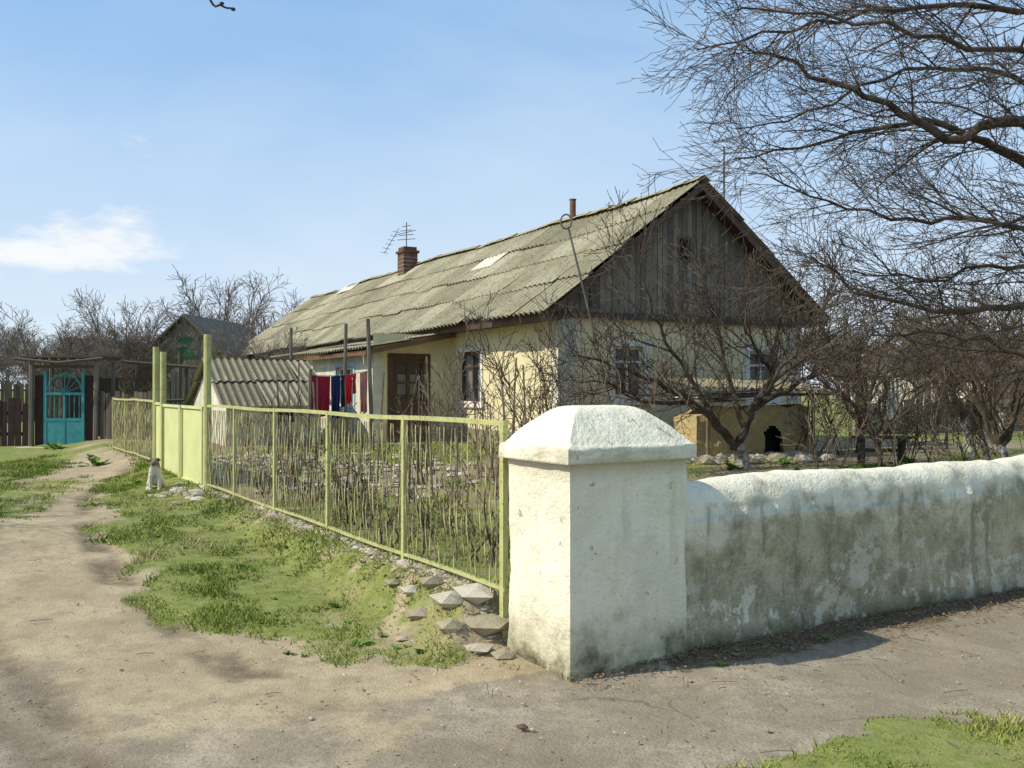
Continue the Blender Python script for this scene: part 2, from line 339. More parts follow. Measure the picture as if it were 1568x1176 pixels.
# ------------------------------------------------------------------ grass blades
def blades(name,x0,x1,y0,y1,count,h0,h1,seed,wfun):
    r=np.random.RandomState(seed)
    x=r.uniform(x0,x1,count); y=y0*np.exp(r.rand(count)*np.log(y1/y0))
    g,a,l,i=masks(x,y); k=wfun(x,y,g,i)>r.rand(count); x=x[k];y=y[k]; m=len(x)
    z=height(x,y); clump=fbm(x,y,3,3)
    h=(h0+(h1-h0)*r.rand(m)**2)*(.3+1.6*sst(.3,.7,clump)); w=.002*(1+y/7.)*(1+r.rand(m)*.8); a=r.rand(m)*6.283; le=h*(.3+.9*r.rand(m)); b=r.rand(m)*6.283
    dx=np.cos(a)*w; dy=np.sin(a)*w
    V=np.stack([np.stack([x-dx,y-dy,z-.004],-1),np.stack([x+dx,y+dy,z-.004],-1),np.stack([x+np.cos(b)*le,y+np.sin(b)*le,z+h],-1)],1).reshape(-1,3)
    me=bpy.data.meshes.new(name); me.vertices.add(3*m); me.vertices.foreach_set('co',V.ravel())
    me.loops.add(3*m); me.loops.foreach_set('vertex_index',np.arange(3*m)); me.polygons.add(m)
    me.polygons.foreach_set('loop_start',np.arange(0,3*m,3)); me.polygons.foreach_set('loop_total',np.full(m,3)); me.update()
    t=np.clip((fbm(x+9,y,1.4,4)-.5)*1.5+.28+r.rand(m)*.42,0,1); fa=me.attributes.new('tone','FLOAT','POINT'); fa.data.foreach_set('value',np.repeat(t,3).astype(np.float32))
    me.materials.append(M['grass']); return link(bpy.data.objects.new(name,me))
blades('grass',-9.5,.2,5.0,20,430000,.010,.042,1,lambda x,y,g,i:g*(1-i)*(g>.22))
blades('grass',.4,5,3.0,5.5,120000,.010,.038,2,lambda x,y,g,i:g*(1-i)*(x>.4)*(g>.3)*(.25+.75*sst(.35,.6,fbm(x,y,2.5,3))))
blades('grass',-7,9,6,22,150000,.02,.07,3,lambda x,y,g,i:g*i*(g>.28))

# ------------------------------------------------------------------ pillar
def displaced_pillar():
    import bmesh
    A=np.array([.318,5.06]); D1=np.array([.844,.537]); D2=F
    w,d=.878,.645
    bm=bmesh.new()
    def lev(ins,z): 
        pts=[(-0+ins,ins),(w-ins,ins),(w-ins,d-ins),(ins,d-ins)]
        res=[]
        n=26
        for i in range(4):
            p=pts[i];q=pts[(i+1)%4]
            for k in range(n):
                t=k/n; res.append((p[0]+(q[0]-p[0])*t,p[1]+(q[1]-p[1])*t,z))
        return res
    L=[(0,-.1)]
    L+=[(0,z) for z in np.linspace(0,1.17,34)]
    L+=[(-.004,1.183),(-.044,1.188),(-.048,1.2),(-.048,1.23),(-.047,1.262),(-.040,1.275),(-.022,1.283)]
    for t in np.linspace(.08,1,12): L.append((-.022+.235*t,1.283+.205*(1-(1-t)**1.28)))
    L+=[(.225,1.495),(.26,1.503),(.30,1.506)]
    rings=[]
    for ins,z in L:
        ring=[]
        for (a,b,zz) in lev(ins,z):
            ca,cb=a-w/2,b-d/2
            m=1-.012*min(1,abs(ca)/(w/2)*abs(cb)/(d/2))**6*1.5
            nz=mn.noise(Vector((a*2.2,b*2.2,zz*2.2)))*.013+mn.noise(Vector((a*9,b*9,zz*9)))*.006+mn.noise(Vector((a*25,b*25,zz*25)))*.002
            cx,cy=ca*m,cb*m; l=math.hypot(cx,cy)+1e-6
            cx+=cx/l*nz; cy+=cy/l*nz
            if zz<.15: cx*=1+.03*(.15-zz)/.15*(.5+mn.noise(Vector((a*4,b*4,0)))); cy*=1+.03*(.15-zz)/.15
            p=A+D1*(cx+w/2)+D2*(cy+d/2)
            ring.append(bm.verts.new((p[0],p[1],zz+nz*.5*(zz>1.2))))
        rings.append(ring)
    n=len(rings[0])
    for i in range(len(rings)-1):
        for j in range(n):
            bm.faces.new((rings[i][j],rings[i][(j+1)%n],rings[i+1][(j+1)%n],rings[i+1][j]))
    bm.faces.new(rings[-1])
    me=bpy.data.meshes.new('gate_pillar'); bm.to_mesh(me); bm.free()
    for p in me.polygons: p.use_smooth=True
    me.materials.append(M['pillar']); 
    o=link(bpy.data.objects.new('masonry_pillar',me))
    me.set_sharp_from_angle(angle=R(38))
    return o
displaced_pillar()
# ------------------------------------------------------------------ plaster wall
def plaster_wall():
    prof=[]
    T=.36
    for z in np.linspace(-.12,.80,28): prof.append((0-.02*max(0,(.2-z)),z))
    for a in np.linspace(0,180,18): prof.append((T/2-T/2*math.cos(R(a)),.80+.23*math.sin(R(a))**.8))
    for z in np.linspace(.75,0,6): prof.append((T,z))
    Ls=np.concatenate([np.arange(0,7,.045),np.arange(7,16,.2)])
    V=[];Fc=[];np_=len(prof)
    for s in Ls:
        dip=-.03*math.exp(-s*3)
        for (t,z) in prof:
            nz=mn.noise(Vector((s*1.1,t*2,z*2)))*.03+mn.noise(Vector((s*5,t*5,z*5)))*.014+mn.noise(Vector((s*14,t*14,z*14)))*.006
            zz=z+(mn.noise(Vector((s*.8,3,0)))*.05+dip)*(z>.6)
            tt=t+(-nz if t<T/2 else nz)
            q=W0+WD*s-NW*tt
            V.append((q[0],q[1],zz+(nz*.8 if z>.8 else 0)))
    for i in range(len(Ls)-1):
        for j in range(np_-1):
            a=i*np_+j; Fc.append((a,a+np_,a+np_+1,a+1))
    me=bpy.data.meshes.new('plastered_wall'); me.from_pydata(V,[],Fc); me.polygons.foreach_set('use_smooth',[True]*len(Fc)); me.materials.append(M['wall']); me.update()
    return link(bpy.data.objects.new('plastered_wall',me))
plaster_wall()

# ------------------------------------------------------------------ fence
rng=random.Random(5)
def FP(t,off=0): q=P0+F*t+NF*off; return q
def vec(q,z): return Vector((float(q[0]),float(q[1]),z))
def fence(name,t0,t1,posts,zt=1.39,zb=.36,wave=.013):
    e=empty(name); mb=MB()
    for t in posts:
        q=FP(t); mb.box(-.022,.022,-.018,.018,0,zt+.02,0,lambda x,y,z:(q[0]+F[0]*x+NF[0]*y,q[1]+F[1]*x+NF[1]*y,z))
    mb.obj('posts',M['fence'],e)
    mb=MB()
    nseg=12
    for z,hh in ((zt,.016),(zb,.010)):
        for k in range(nseg):
            a=t0+(t1-t0)*k/nseg; b=t0+(t1-t0)*(k+1)/nseg
            mb.box(a,b,-.016,.016,z-hh,z+hh,0,lambda x,y,zz:(P0[0]+F[0]*x+NF[0]*y,P0[1]+F[1]*x+NF[1]*y,zz+.007*math.sin(x*2.1)+.004*math.sin(x*5)))
    mb.obj('rails',M['fence'],e)
    mb=MB(); t=t0+.06
    while t<t1-.04:
        ph=rng.random()*6; lean=rng.uniform(-.03,.03); wv=wave*rng.uniform(.5,1.5)
        pts=[]
        for k in range(14):
            z=zb-.05+(zt-zb)*k/13
            pts.append(vec(FP(t+wv*math.sin(ph+k*1.05)+lean*k/13,.008*math.cos(ph+k*1.15)),z))
        mb.tube(pts,.0052,4); 
        t+=.072 if rng.random()<.8 else .05
    mb.obj('bars',M['bar'],e)
    return e
fence('wrought_wire_fence',.03,7.5,[.06,1.5,3.1,4.65,6.2])
fence('wrought_wire_fence',10.95,15.2,[12.4,13.8,15.2],zt=1.42,zb=.45)
e=empty('metal_gate'); mb=MB()
def ff(x,y,z): return (P0[0]+F[0]*x+NF[0]*y,P0[1]+F[1]*x+NF[1]*y,z)
for t,h in ((7.52,2.33),(10.35,2.2),(10.92,2.3)): mb.tube([vec(FP(t),.1),vec(FP(t),h)],.05,12)
mb.obj('gate_posts',M['fence'],e)
mb=MB()
for a,b in ((7.62,8.98),(9.0,10.28)):
    mb.box(a,b,-.004,.004,.32,1.36,0,ff)
    for z in (.32,1.36): mb.box(a,b,.005,.03,z-.02,z+.02,0,ff)
    for x in (a+.02,b-.02): mb.box(x-.02,x+.02,.032,.05,.30,1.38,0,ff)
mb.box(10.4,10.88,-.004,.004,.4,1.34,0,ff); mb.box(10.38,10.9,-.02,.02,1.36,1.40,0,ff)
mb.obj('gate_leaves',M['gate'],e)

mb=MB(); r=random.Random(3)
for i in range(1300):
    t=r.uniform(0.02,7.6); core=i<1050; off=r.gauss(.03,.035) if core else abs(r.gauss(.0,.10))+.06
    q=FP(t,off); rad=r.uniform(.008,.026)*(1.0 if core else .8)
    if i%14==0: rad*=1.6
    mb.sx=r.uniform(.8,1.6); mb.sy=r.uniform(.8,1.5)
    mb.stone((q[0],q[1],H(q[0],q[1])+rad*.1),rad,r,r.choice([0,1,1]) if core else 0,.6)
mb.obj('stone_edging',[M['stone'],M['stonew']])
mb=MB(); r=random.Random(8)
for i in range(3800):
    x=r.uniform(-7,5); y=3*math.exp(r.random()*1.5)
    if i<900: x,y=FP(r.uniform(-.3,3),abs(r.gauss(.2,.4))+.1)
    df,s,dw=coords(x,y)
    if df<0 and dw<0: continue
    if dw<.05 and x>.9: continue
    rad=r.uniform(.002,.008)*(1 if r.random()<.94 else 2.2); mb.sx=mb.sy=1
    mb.stone((x,y,H(x,y)),rad,r,r.choice([0,1]),.6)
mb.obj('gravel',[M['stone'],M['stonew']])
for k,(t,off,rad) in enumerate(((.38,.20,.10),(.62,.30,.07),(.18,.30,.08),(.95,.2,.06),(.5,.46,.045),(.12,.10,.13),(.30,.05,.11),(1.2,.22,.05),(.78,.12,.08),(.0,.22,.07),(-.15,.12,.06))):
    mb=MB(); rr=random.Random(40+k); q=FP(t,off); mb.sx=1.5; mb.sy=1.1; mb.stone((q[0],q[1],H(*q)+rad*.15),rad,rr,0,.62)
    o=mb.obj('fallen_stone',M['stone'] if k%3 else M['stonew'])
mb=MB(); mb.sx=1.4; mb.stone((.05,4.33,.008),.024,r,0,.5); mb.obj('brick_fragment',M['brick'])
mb=MB(); r=random.Random(15)
for i in range(40):
    q=FP(r.gauss(7.3,.5),r.gauss(.35,.15)); rad=r.uniform(.03,.09); mb.sx=1.4; mb.sy=1.1; mb.stone((q[0],q[1],H(*q)),rad,r,i%2,.55)
mb.obj('rubble_heap',[M['stone'],M['stonew']])
mb=MB()
for i in range(420):
    x=r.gauss(-2.9,1.5); y=r.gauss(13.5,1.6)
    if i%3==0: x=r.gauss(-4.6,.8); y=r.gauss(15.5,.8)
    df,s,dw=coords(x,y)
    if df>-.4: continue
    rad=r.uniform(.02,.09); mb.sx=1.4;mb.sy=1.1; mb.stone((x,y,H(x,y)+rad*.3),rad,r,r.choice([0,1,1]),.6)
mb.obj('rubble_heap',[M['stone'],M['stonew']])
mb=MB(); r=random.Random(21)
for i in range(7600):
    if i<5400:
        s=r.uniform(-.9,9); d=abs(r.gauss(0,.24))+.0; q=W0+WD*s+NW*d; 
        if s<0: q=W0+WD*s+NW*(d*.5+.04)
    elif i<6900: q=FP(r.uniform(-.1,7),abs(r.gauss(.1,.3)))
    else: q=np.array([r.uniform(-5,4),r.uniform(3.4,9)])
    x,y=q; df,s_,dw=coords(x,y)
    if df<0 and dw<0: continue
    sz=r.uniform(.004,.017); a=r.random()*6.28; z=H(x,y)+.004+r.random()*.012
    u=Vector((math.cos(a),math.sin(a),r.uniform(-.5,.5)))*sz; v=Vector((-math.sin(a),math.cos(a),r.uniform(-.5,.5)))*sz*.6
    p=Vector((x,y,z+abs(u.z)+abs(v.z)*.5)); mb.quad(p-u,p-v,p+u,p+v)
mb.obj('leaf_litter',M['leaf'])
mb=MB()
for i in range(260):
    if i<200: q=W0+WD*r.uniform(-.5,8)+NW*(abs(r.gauss(.1,.3))+.03)
    else: q=np.array([r.uniform(-5,3),r.uniform(3.6,9)])
    x,y=q; df,s_,dw=coords(x,y)
    if df<0 and dw<0: continue
    a=r.random()*6.28; l=r.uniform(.03,.16); z=H(x,y)+.008; p=Vector((x,y,z)); d=Vector((math.cos(a),math.sin(a),r.uniform(-.02,.12)))*l
    mb.tube([p,p+d*.5+Vector((0,0,.004)),p+d+Vector((.01,0,0))],.0022,3)
mb.obj('fallen_twigs',M['bark2'])
mb=MB(); r=random.Random(22)
spots=[(FP(.55,.75),.07),(FP(.2,.5),.05),(FP(1.5,.55),.05),(FP(3.2,.35),.05),(FP(9.2,.6),.12),(FP(8.3,.5),.08),(FP(13,.6),.25),(FP(14.5,.5),.2),(np.array([-10.3,20.6]),.3),(np.array([1.2,5.3]),.04),(np.array([2.0,5.85]),.05),(np.array([3.5,14.5]),.2),(np.array([5.5,14.0]),.25),(np.array([6.4,15.0]),.25)]
spots+=[(FP(r.uniform(.3,7),r.uniform(.1,1.2)),r.uniform(.02,.04)) for i in range(110)]
spots+=[(np.array([r.uniform(3,8),r.uniform(11,16)]),r.uniform(.1,.2)) for i in range(30)]
for q,sz in spots:
    x,y=q; z=H(x,y)
    for k in range(16):
        a=r.random()*6.28; el=r.uniform(.15,1.0); L=sz*r.uniform(.6,1.2); d=Vector((math.cos(a)*math.cos(el),math.sin(a)*math.cos(el),math.sin(el))); sd=Vector((-math.sin(a),math.cos(a),0))*L*.28
        p=Vector((x+r.gauss(0,sz*.2),y+r.gauss(0,sz*.2),z)); mb.quad(p,p+d*L*.55+sd,p+d*L-Vector((0,0,L*.2)),p+d*L*.55-sd)
mb.obj('weeds',M['weed'])

# ------------------------------------------------------------------ house
C0=np.array([.863,17.0]); HU=np.array([-.481,.877]); HV=np.array([.877,.481])
def hf(u,v,z): return (C0[0]+HU[0]*u+HV[0]*v, C0[1]+HU[1]*u+HV[1]*v, z)
def hV(u,v,z): return Vector(hf(u,v,z))
house=empty('farm_house')
W=6.2; LEN=26; EZ=3.06; RZ=5.76; RV=3.08; OV=-.5
slope=(RZ-EZ)/(RV-OV)
def tone(o,vals):
    a=o.data.attributes.new('tone','FLOAT','FACE'); a.data.foreach_set('value',np.array(vals,np.float32))
def wall_open(mb,fn,L,z0,z1,ops,depth=.14,m=0):
    xs=sorted({0,L}|{o[0] for o in ops}|{o[1] for o in ops}); zs=sorted({z0,z1}|{o[2] for o in ops}|{o[3] for o in ops})
    for i in range(len(xs)-1):
        for j in range(len(zs)-1):
            cx=(xs[i]+xs[i+1])/2; cz=(zs[j]+zs[j+1])/2
            if any(o[0]<cx<o[1] and o[2]<cz<o[3] for o in ops): continue
            mb.quad(fn(xs[i],0,zs[j]),fn(xs[i+1],0,zs[j]),fn(xs[i+1],0,zs[j+1]),fn(xs[i],0,zs[j+1]),m)
    for a,b,c,d in [o[:4] for o in ops]:
        mb.quad(fn(a,0,c),fn(a,depth,c),fn(a,depth,d),fn(a,0,d),m); mb.quad(fn(b,depth,c),fn(b,0,c),fn(b,0,d),fn(b,depth,d),m)
        mb.quad(fn(a,0,d),fn(a,depth,d),fn(b,depth,d),fn(b,0,d),m); mb.quad(fn(a,depth,c),fn(a,0,c),fn(b,0,c),fn(b,depth,c),m)
def window(fn,a,b,c,d,parent,frame='brown',trim='white',cols=2,curt=True):
    t=.11
    mb=MB()
    mb.box(a-t,a,-.022,.01,c-t,d+t,0,fn); mb.box(b,b+t,-.022,.01,c-t,d+t,0,fn); mb.box(a,b,-.0225,.01,d,d+t,0,fn); mb.box(a,b,-.0225,.01,c-t,c,0,fn)
    mb.box(a-t-.03,b+t+.03,-.06,.0,c-t-.03,c-t,0,fn)
    mb.obj('window_surround',M[trim],parent)
    mb=MB(); w=.06
    mb.box(a,a+w,.07,.12,c,d,0,fn); mb.box(b-w,b,.07,.12,c,d,0,fn); mb.box(a+w,b-w,.071,.119,d-w,d,0,fn); mb.box(a+w,b-w,.071,.119,c,c+w,0,fn)
    for k in range(1,cols):
        x=a+(b-a)*k/cols; mb.box(x-.025,x+.025,.072,.118,c+w,d-w,0,fn)
    zz=c+(d-c)*.7; mb.box(a+w,b-w,.074,.116,zz-.02,zz+.02,0,fn)
    mb.obj('window_sash',M[frame],parent)
    mb=MB(); mb.quad(fn(a,.095,c),fn(b,.095,c),fn(b,.095,d),fn(a,.095,d)); mb.obj('window_glass',M['glass'],parent)
    mb=MB()
    if curt:
        for (p,q) in ((a,a+(b-a)*.4),(b-(b-a)*.4,b)):
            n=14
            for k in range(n):
                x0=p+(q-p)*k/n; x1=p+(q-p)*(k+1)/n; y0=.15+.02*(k%2); y1=.15+.02*((k+1)%2)
                mb.quad(fn(x0,y0,c),fn(x1,y1,c),fn(x1,y1,d),fn(x0,y0,d))
        mb.obj('curtain',M['curtain'],parent)
    mb=MB(); mb.box(a-.3,b+.3,.5,.52,c-.3,d+.3,0,fn); mb.obj('room_interior',M['dark'],parent)
zb=.0
mb=MB()
street=lambda a,d,z: hf(a,d,z)
gable=lambda a,d,z: hf(d,a,z)
op_s=[(3.2,4.28,1.35,2.45),(11.4,12.5,1.35,2.45),(14.2,15.3,1.35,2.45),(18.2,19.2,1.3,2.4),(22,23,1.3,2.4)]
op_g=[(1.27,1.97,1.45,2.45),(4.72,5.5,1.42,2.42)]
wall_open(mb,street,LEN,zb,EZ+.32,op_s); 
wall_open(mb,gable,W,zb,EZ+.2,op_g)
mb.quad(hf(0,W,zb),hf(LEN,W,zb),hf(LEN,W,EZ+.3),hf(0,W,EZ+.3)); mb.quad(hf(LEN,0,zb),hf(LEN,W,zb),hf(LEN,W,EZ+.3),hf(LEN,0,EZ+.3)); mb.poly([hf(LEN,0,EZ+.3),hf(LEN,W,EZ+.3),hf(LEN,RV,RZ-.1)])
mb.obj('walls',M['yellow'],house)
for o in op_s: window(street,*o,parent=house)
for o in op_g: window(gable,*o,parent=house,frame='white')
mb=MB(); mb.box(-.04,LEN+.04,-.05,-.004,0,.75,0,hf); mb.box(-.05,-.004,-.05,W+.04,0,.75,0,hf); mb.obj('plinth',M['olive'],house)
mb=MB(); mb.box(-.012,-.004,-.012,.42,.75,EZ+.1,0,hf); mb.box(-.012,.22,-.012,-.004,.75,EZ-.12,0,hf)
mb.box(-.012,-.004,W-.4,W+.012,.75,EZ+.1,0,hf)
mb.obj('corner_pilasters',M['whitew'],house)
mb=MB()
for k in range(4):
    z=1.0+k*.5; a,b=.06,.36
    for (p,q) in (((a,z+.22),((a+b)/2,z+.44)),(((a+b)/2,z+.44),(b,z+.22)),((b,z+.22),((a+b)/2,z)),(((a+b)/2,z),(a,z+.22))):
        f=(lambda s,z:hV(-.016,s,z))
        mb.tube([f(*p),f(*q)],.018,4)
mb.obj('diamond_ornaments',M['blue'],house)
mb=MB(); tn=[]; r=random.Random(2); v=-.25
def roofz(v): return EZ+slope*(v-OV) if v<=RV else RZ-slope*(v-RV)
G0=EZ+.06
while v<W+.25:
    w=r.uniform(.10,.15); a,b=v+.005,v+w-.005; off=r.uniform(-.012,.012)
    ta,tb=roofz(a)-.05,roofz(b)-.05; zb0=G0-r.uniform(0,.09)
    segs=[(zb0,zb0,ta,tb)]
    cv=2.93
    if abs((a+b)/2-cv)<.15: segs=[(zb0,zb0,4.22,4.22),(4.62,4.62,ta,tb)]
    for (p,q,s,t) in segs:
        if s<p+.02 and t<p+.02: continue
        B=[hf(-.05+off,a,p),hf(-.05+off,b,q),hf(-.03+off,b,q),hf(-.03+off,a,p)]; T=[hf(-.05+off,a,s),hf(-.05+off,b,t),hf(-.03+off,b,t),hf(-.03+off,a,s)]
        mb.hexa(B,T); tn+= [r.random()]*6
    v+=w
o=mb.obj('gable_boards',M['plank'],house); tone(o,tn)
mb=MB(); mb.poly([hf(.0,OV+.3,EZ+.1),hf(.0,W+.1,EZ+.1),hf(.0,RV,RZ-.15)]); mb.obj('attic_darkness',M['dark'],house)
mb=MB(); mb.box(-.11,-.05,-.3,W+.3,G0-.16,G0-.04,0,hf); mb.box(-.075,-.055,2.76,2.80,4.18,4.66,0,hf); mb.box(-.075,-.055,3.06,3.10,4.18,4.66,0,hf); mb.box(-.0755,-.0555,2.8,3.06,4.16,4.22,0,hf);mb.box(-.0755,-.0555,2.8,3.06,4.62,4.67,0,hf)
o=mb.obj('gable_ledge',M['darkwood'],house); tone(o,[.5]*len(mb.f))
mb=MB()
for (va,za,vb,zb_) in ((OV,EZ,RV,RZ),(RV,RZ,W+.32,roofz(W+.32))):
    B=[hf(-.46,va,za-.20),hf(-.46,vb,zb_-.20),hf(-.43,vb,zb_-.20),hf(-.43,va,za-.20)]; T=[hf(-.46,va,za-.04),hf(-.46,vb,zb_-.04),hf(-.43,vb,zb_-.04),hf(-.43,va,za-.04)]
    mb.hexa(B,T)
    mb.quad(hf(-.43,va,za-.09),hf(.0,va,za-.09),hf(.0,vb,zb_-.09),hf(-.43,vb,zb_-.09))
mb.box(-.43,LEN+.3,OV+.02,OV+.05,EZ-.20,EZ-.02,0,hf); mb.box(-.42,LEN+.3,OV+.05,-.003,EZ-.16,EZ-.13,0,hf)
mb.box(-.43,LEN+.3,W+.27,W+.3,roofz(W+.3)-.17,roofz(W+.3)-.03,0,hf)
mb.obj('eave_trim',M['brown'],house)
def corrugated(name,fn,U0,U1,rows,amp=.034,per=.19,mat='slate',parent=None,seed=1,wild=1.,special=()):
    r=random.Random(seed); mb=MB(); tn=[]; vl=[]
    sheet=per*6; ns=int(math.ceil((U1-U0)/sheet))
    for ri in range(rows):
        for si in range(ns):
            ua=U0+si*sheet; ub=min(U1,ua+sheet)
            tv=min(1,max(0,r.gauss(.45,.26))); 
            if (si,ri) in special: tv=1.6
            h0=.025+r.uniform(-.008,.014)*wild; h1=r.uniform(-.004,.006)*wild; du=r.uniform(-.03,.03)*wild; ds=r.uniform(-.018,.018)*wild
            s0=ri/rows-.03+ds; s1=(ri+1)/rows+.01; 
            n=max(4,int((ub-ua)/per*8)); base=len(mb.v)
            for j,(s,hh) in enumerate(((s0,h0+.014),(s1,h1))):
                for k in range(n+1):
                    u=ua+(ub-ua)*k/n; w=math.sin(2*math.pi*(u-U0)/per)
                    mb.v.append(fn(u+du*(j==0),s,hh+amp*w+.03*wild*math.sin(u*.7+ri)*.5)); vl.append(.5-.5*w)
            for k in range(n): mb.f.append((base+k,base+k+1,base+n+2+k,base+n+1+k)); mb.m.append(0); tn.append(tv)
    o=mb.obj(name,M[mat],parent,True); tone(o,tn)
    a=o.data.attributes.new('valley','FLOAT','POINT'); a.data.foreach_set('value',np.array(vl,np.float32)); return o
SAG=lambda u:-.05*math.sin(u/LEN*9)*.6-.03*math.sin(u*.9)
def rs(u,s,h):
    v=OV+(RV-OV)*s; z=EZ+(RZ-EZ)*s
    return hf(u,v-h*slope/1.25,z+h*.8+SAG(u)*s)
def rb(u,s,h):
    v=W+.35+(RV-W-.35)*s; z0=roofz(W+.35); z=z0+(RZ-z0)*s
    return hf(u,v+h*slope/1.25,z+h*.8+SAG(u)*s)
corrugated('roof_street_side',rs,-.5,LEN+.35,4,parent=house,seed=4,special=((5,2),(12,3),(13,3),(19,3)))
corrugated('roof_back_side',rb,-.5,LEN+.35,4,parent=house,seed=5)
mb=MB(); n=60
for k in range(n):
    u0=-.5+(LEN+.85)*k/n; u1=-.5+(LEN+.85)*(k+1)/n; dz=r.uniform(-.015,.03)
    for sg in (-1,1):
        mb.quad(hf(u0,RV+sg*.17,RZ-.02+SAG(u0)+dz),hf(u1,RV+sg*.17,RZ-.02+SAG(u1)+dz),hf(u1,RV,RZ+.085+SAG(u1)+dz),hf(u0,RV,RZ+.085+SAG(u0)+dz))
mb.obj('ridge_capping',M['ridge'],house)
mb=MB()
for (u,v,du,dv,lift) in ((5.8,1.6,1.2,.5,.065),(12.2,2.2,1.6,.55,.065),(19.5,2.6,1.9,.4,.085)):
    z=lambda v:EZ+slope*(v-OV)+lift
    mb.hexa([hf(u,v,z(v)),hf(u+du,v,z(v)),hf(u+du,v+dv,z(v+dv)),hf(u,v+dv,z(v+dv))],[hf(u,v,z(v)+.012),hf(u+du,v,z(v)+.012),hf(u+du,v+dv,z(v+dv)+.012),hf(u,v+dv,z(v+dv)+.012)])
mb.obj('roof_patches',M['slatew'],house)
mb=MB(); mb.box(13.95,14.5,2.55,3.05,4.8,6.2,0,hf); mb.box(13.9,14.55,2.5,3.1,6.2,6.28,0,hf); mb.box(13.97,14.48,2.57,3.03,6.28,6.4,0,hf)
for i in range(9): 
    z=5.0+i*.13; mb.box(13.944,14.506,2.544,3.056,z,z+.01,1,hf)
mb.obj('chimney',[M['brick'],M['stonew']],house)
mb=MB(); mb.tube([hV(4.2,3.0,5.5),hV(4.2,3.0,6.2)],.075,12); mb.tube([hV(4.2,3.0,6.2),hV(4.2,3.0,6.22)],.09,12); mb.obj('stove_pipe',M['rust'],house)
mb=MB(); a=hV(14.2,2.75,6.3)
mb.tube([a,a+Vector((0,0,.95))],.018,5)
for k,z in enumerate((.35,.5,.65,.8)): 
    mb.tube([a+Vector((-.30+.05*k,0,z)),a+Vector((.28-.05*k,.1,z+.06))],.012,4)
mb.tube([a+Vector((-.35,-.1,.5)),a+Vector((.3,.1,.7))],.012,4)
mb.tube([a+Vector((-.75,0,-.1)),a+Vector((-.25,0,.75))],.012,4)
for k in range(6): mb.tube([a+Vector((-.75+.08*k-.12,0,-.05+.14*k)),a+Vector((-.75+.08*k+.12,0,-.1+.14*k))],.009,4)
mb.tube([hV(.3,4.3,4.7),hV(.3,4.3,6.75)],.022,6); 
mb.tube([hV(.3,4.1,6.2),hV(.3,4.5,6.2)],.010,4); mb.tube([hV(.3,4.15,6.0),hV(.3,4.45,6.0)],.010,4)
mb.obj('tv_antennas',M['steel'],house)
# vestibule
U0,U1,VV=4.78,9.4,-1.88
side=lambda a,d,z: hf(U0+d,-a,z)
front=lambda a,d,z: hf(U0+a,VV+d,z)
mb=MB(); wall_open(mb,side,1.88,0,2.86,[(.62,1.42,.35,2.3)]); mb.obj('porch_side_wall',M['yellow'],house)
mb=MB(); wall_open(mb,front,U1-U0,0,2.45,[(1.3,2.6,1.2,2.15)]); mb.quad(hf(U1,0,0),hf(U1,VV,0),hf(U1,VV,2.5),hf(U1,0,2.9)); 
mb.box(-.02,.2,-.015,-.004,0,2.45,0,lambda a,d,z:hf(U0+a,VV+d,z)); mb.box(-.014,-.004,-.015,.22,0,2.45,0,lambda a,d,z:hf(U0+a,VV+d,z))
mb.obj('porch_front_wall',M['whitew'],house)
window(front,1.3,2.6,1.2,2.15,house,frame='white',trim='blue',cols=3)
mb=MB()
mb.box(.62,.70,.03,.10,.35,2.3,0,side); mb.box(1.34,1.42,.03,.10,.35,2.3,0,side); mb.box(.70,1.34,.031,.099,2.2,2.3,0,side)
mb.box(.70,1.34,.05,.09,.35,1.35,0,side); mb.box(.98,1.06,.045,.095,1.35,2.2,0,side)
mb.box(.70,1.34,.046,.094,1.74,1.79,0,side)
mb.box(.50,.62,-.02,-.003,.35,2.42,0,side); mb.box(1.42,1.54,-.02,-.003,.35,2.42,0,side); mb.box(.62,1.42,-.021,-.003,2.3,2.42,0,side)
mb.obj('door',M['brown'],house)
mb=MB(); mb.quad(side(.70,.07,1.35),side(1.34,.07,1.35),side(1.34,.07,2.2),side(.70,.07,2.2)); mb.obj('door_glass',M['glass'],house)
mb=MB(); mb.box(.78,1.22,.2,.22,1.5,1.95,0,side); mb.obj('door_curtain',M['curtain'],house)
mb=MB(); mb.box(.3,1.7,.8,.82,.2,2.4,0,side); mb.obj('porch_interior',M['dark'],house)
mb=MB(); mb.box(.4,1.6,-.6,-.02,.2,.42,0,side); mb.box(.5,1.5,-.9,-.6,.15,.30,0,side); mb.obj('door_step',M['stonew'],house)
def lr(u,s,h): return hf(u,-2.2+2.15*s,2.50+.44*s+h)
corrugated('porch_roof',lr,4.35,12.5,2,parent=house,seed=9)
mb=MB(); mb.hexa([hf(4.36,-2.2,2.36),hf(4.36,-.05,2.80),hf(4.40,-.05,2.80),hf(4.40,-2.2,2.36)],[hf(4.36,-2.2,2.47),hf(4.36,-.05,2.91),hf(4.40,-.05,2.91),hf(4.40,-2.2,2.47)]); mb.box(4.41,12.5,-2.19,-2.15,2.36,2.46,0,hf); mb.obj('porch_fascia',M['rust'],house)
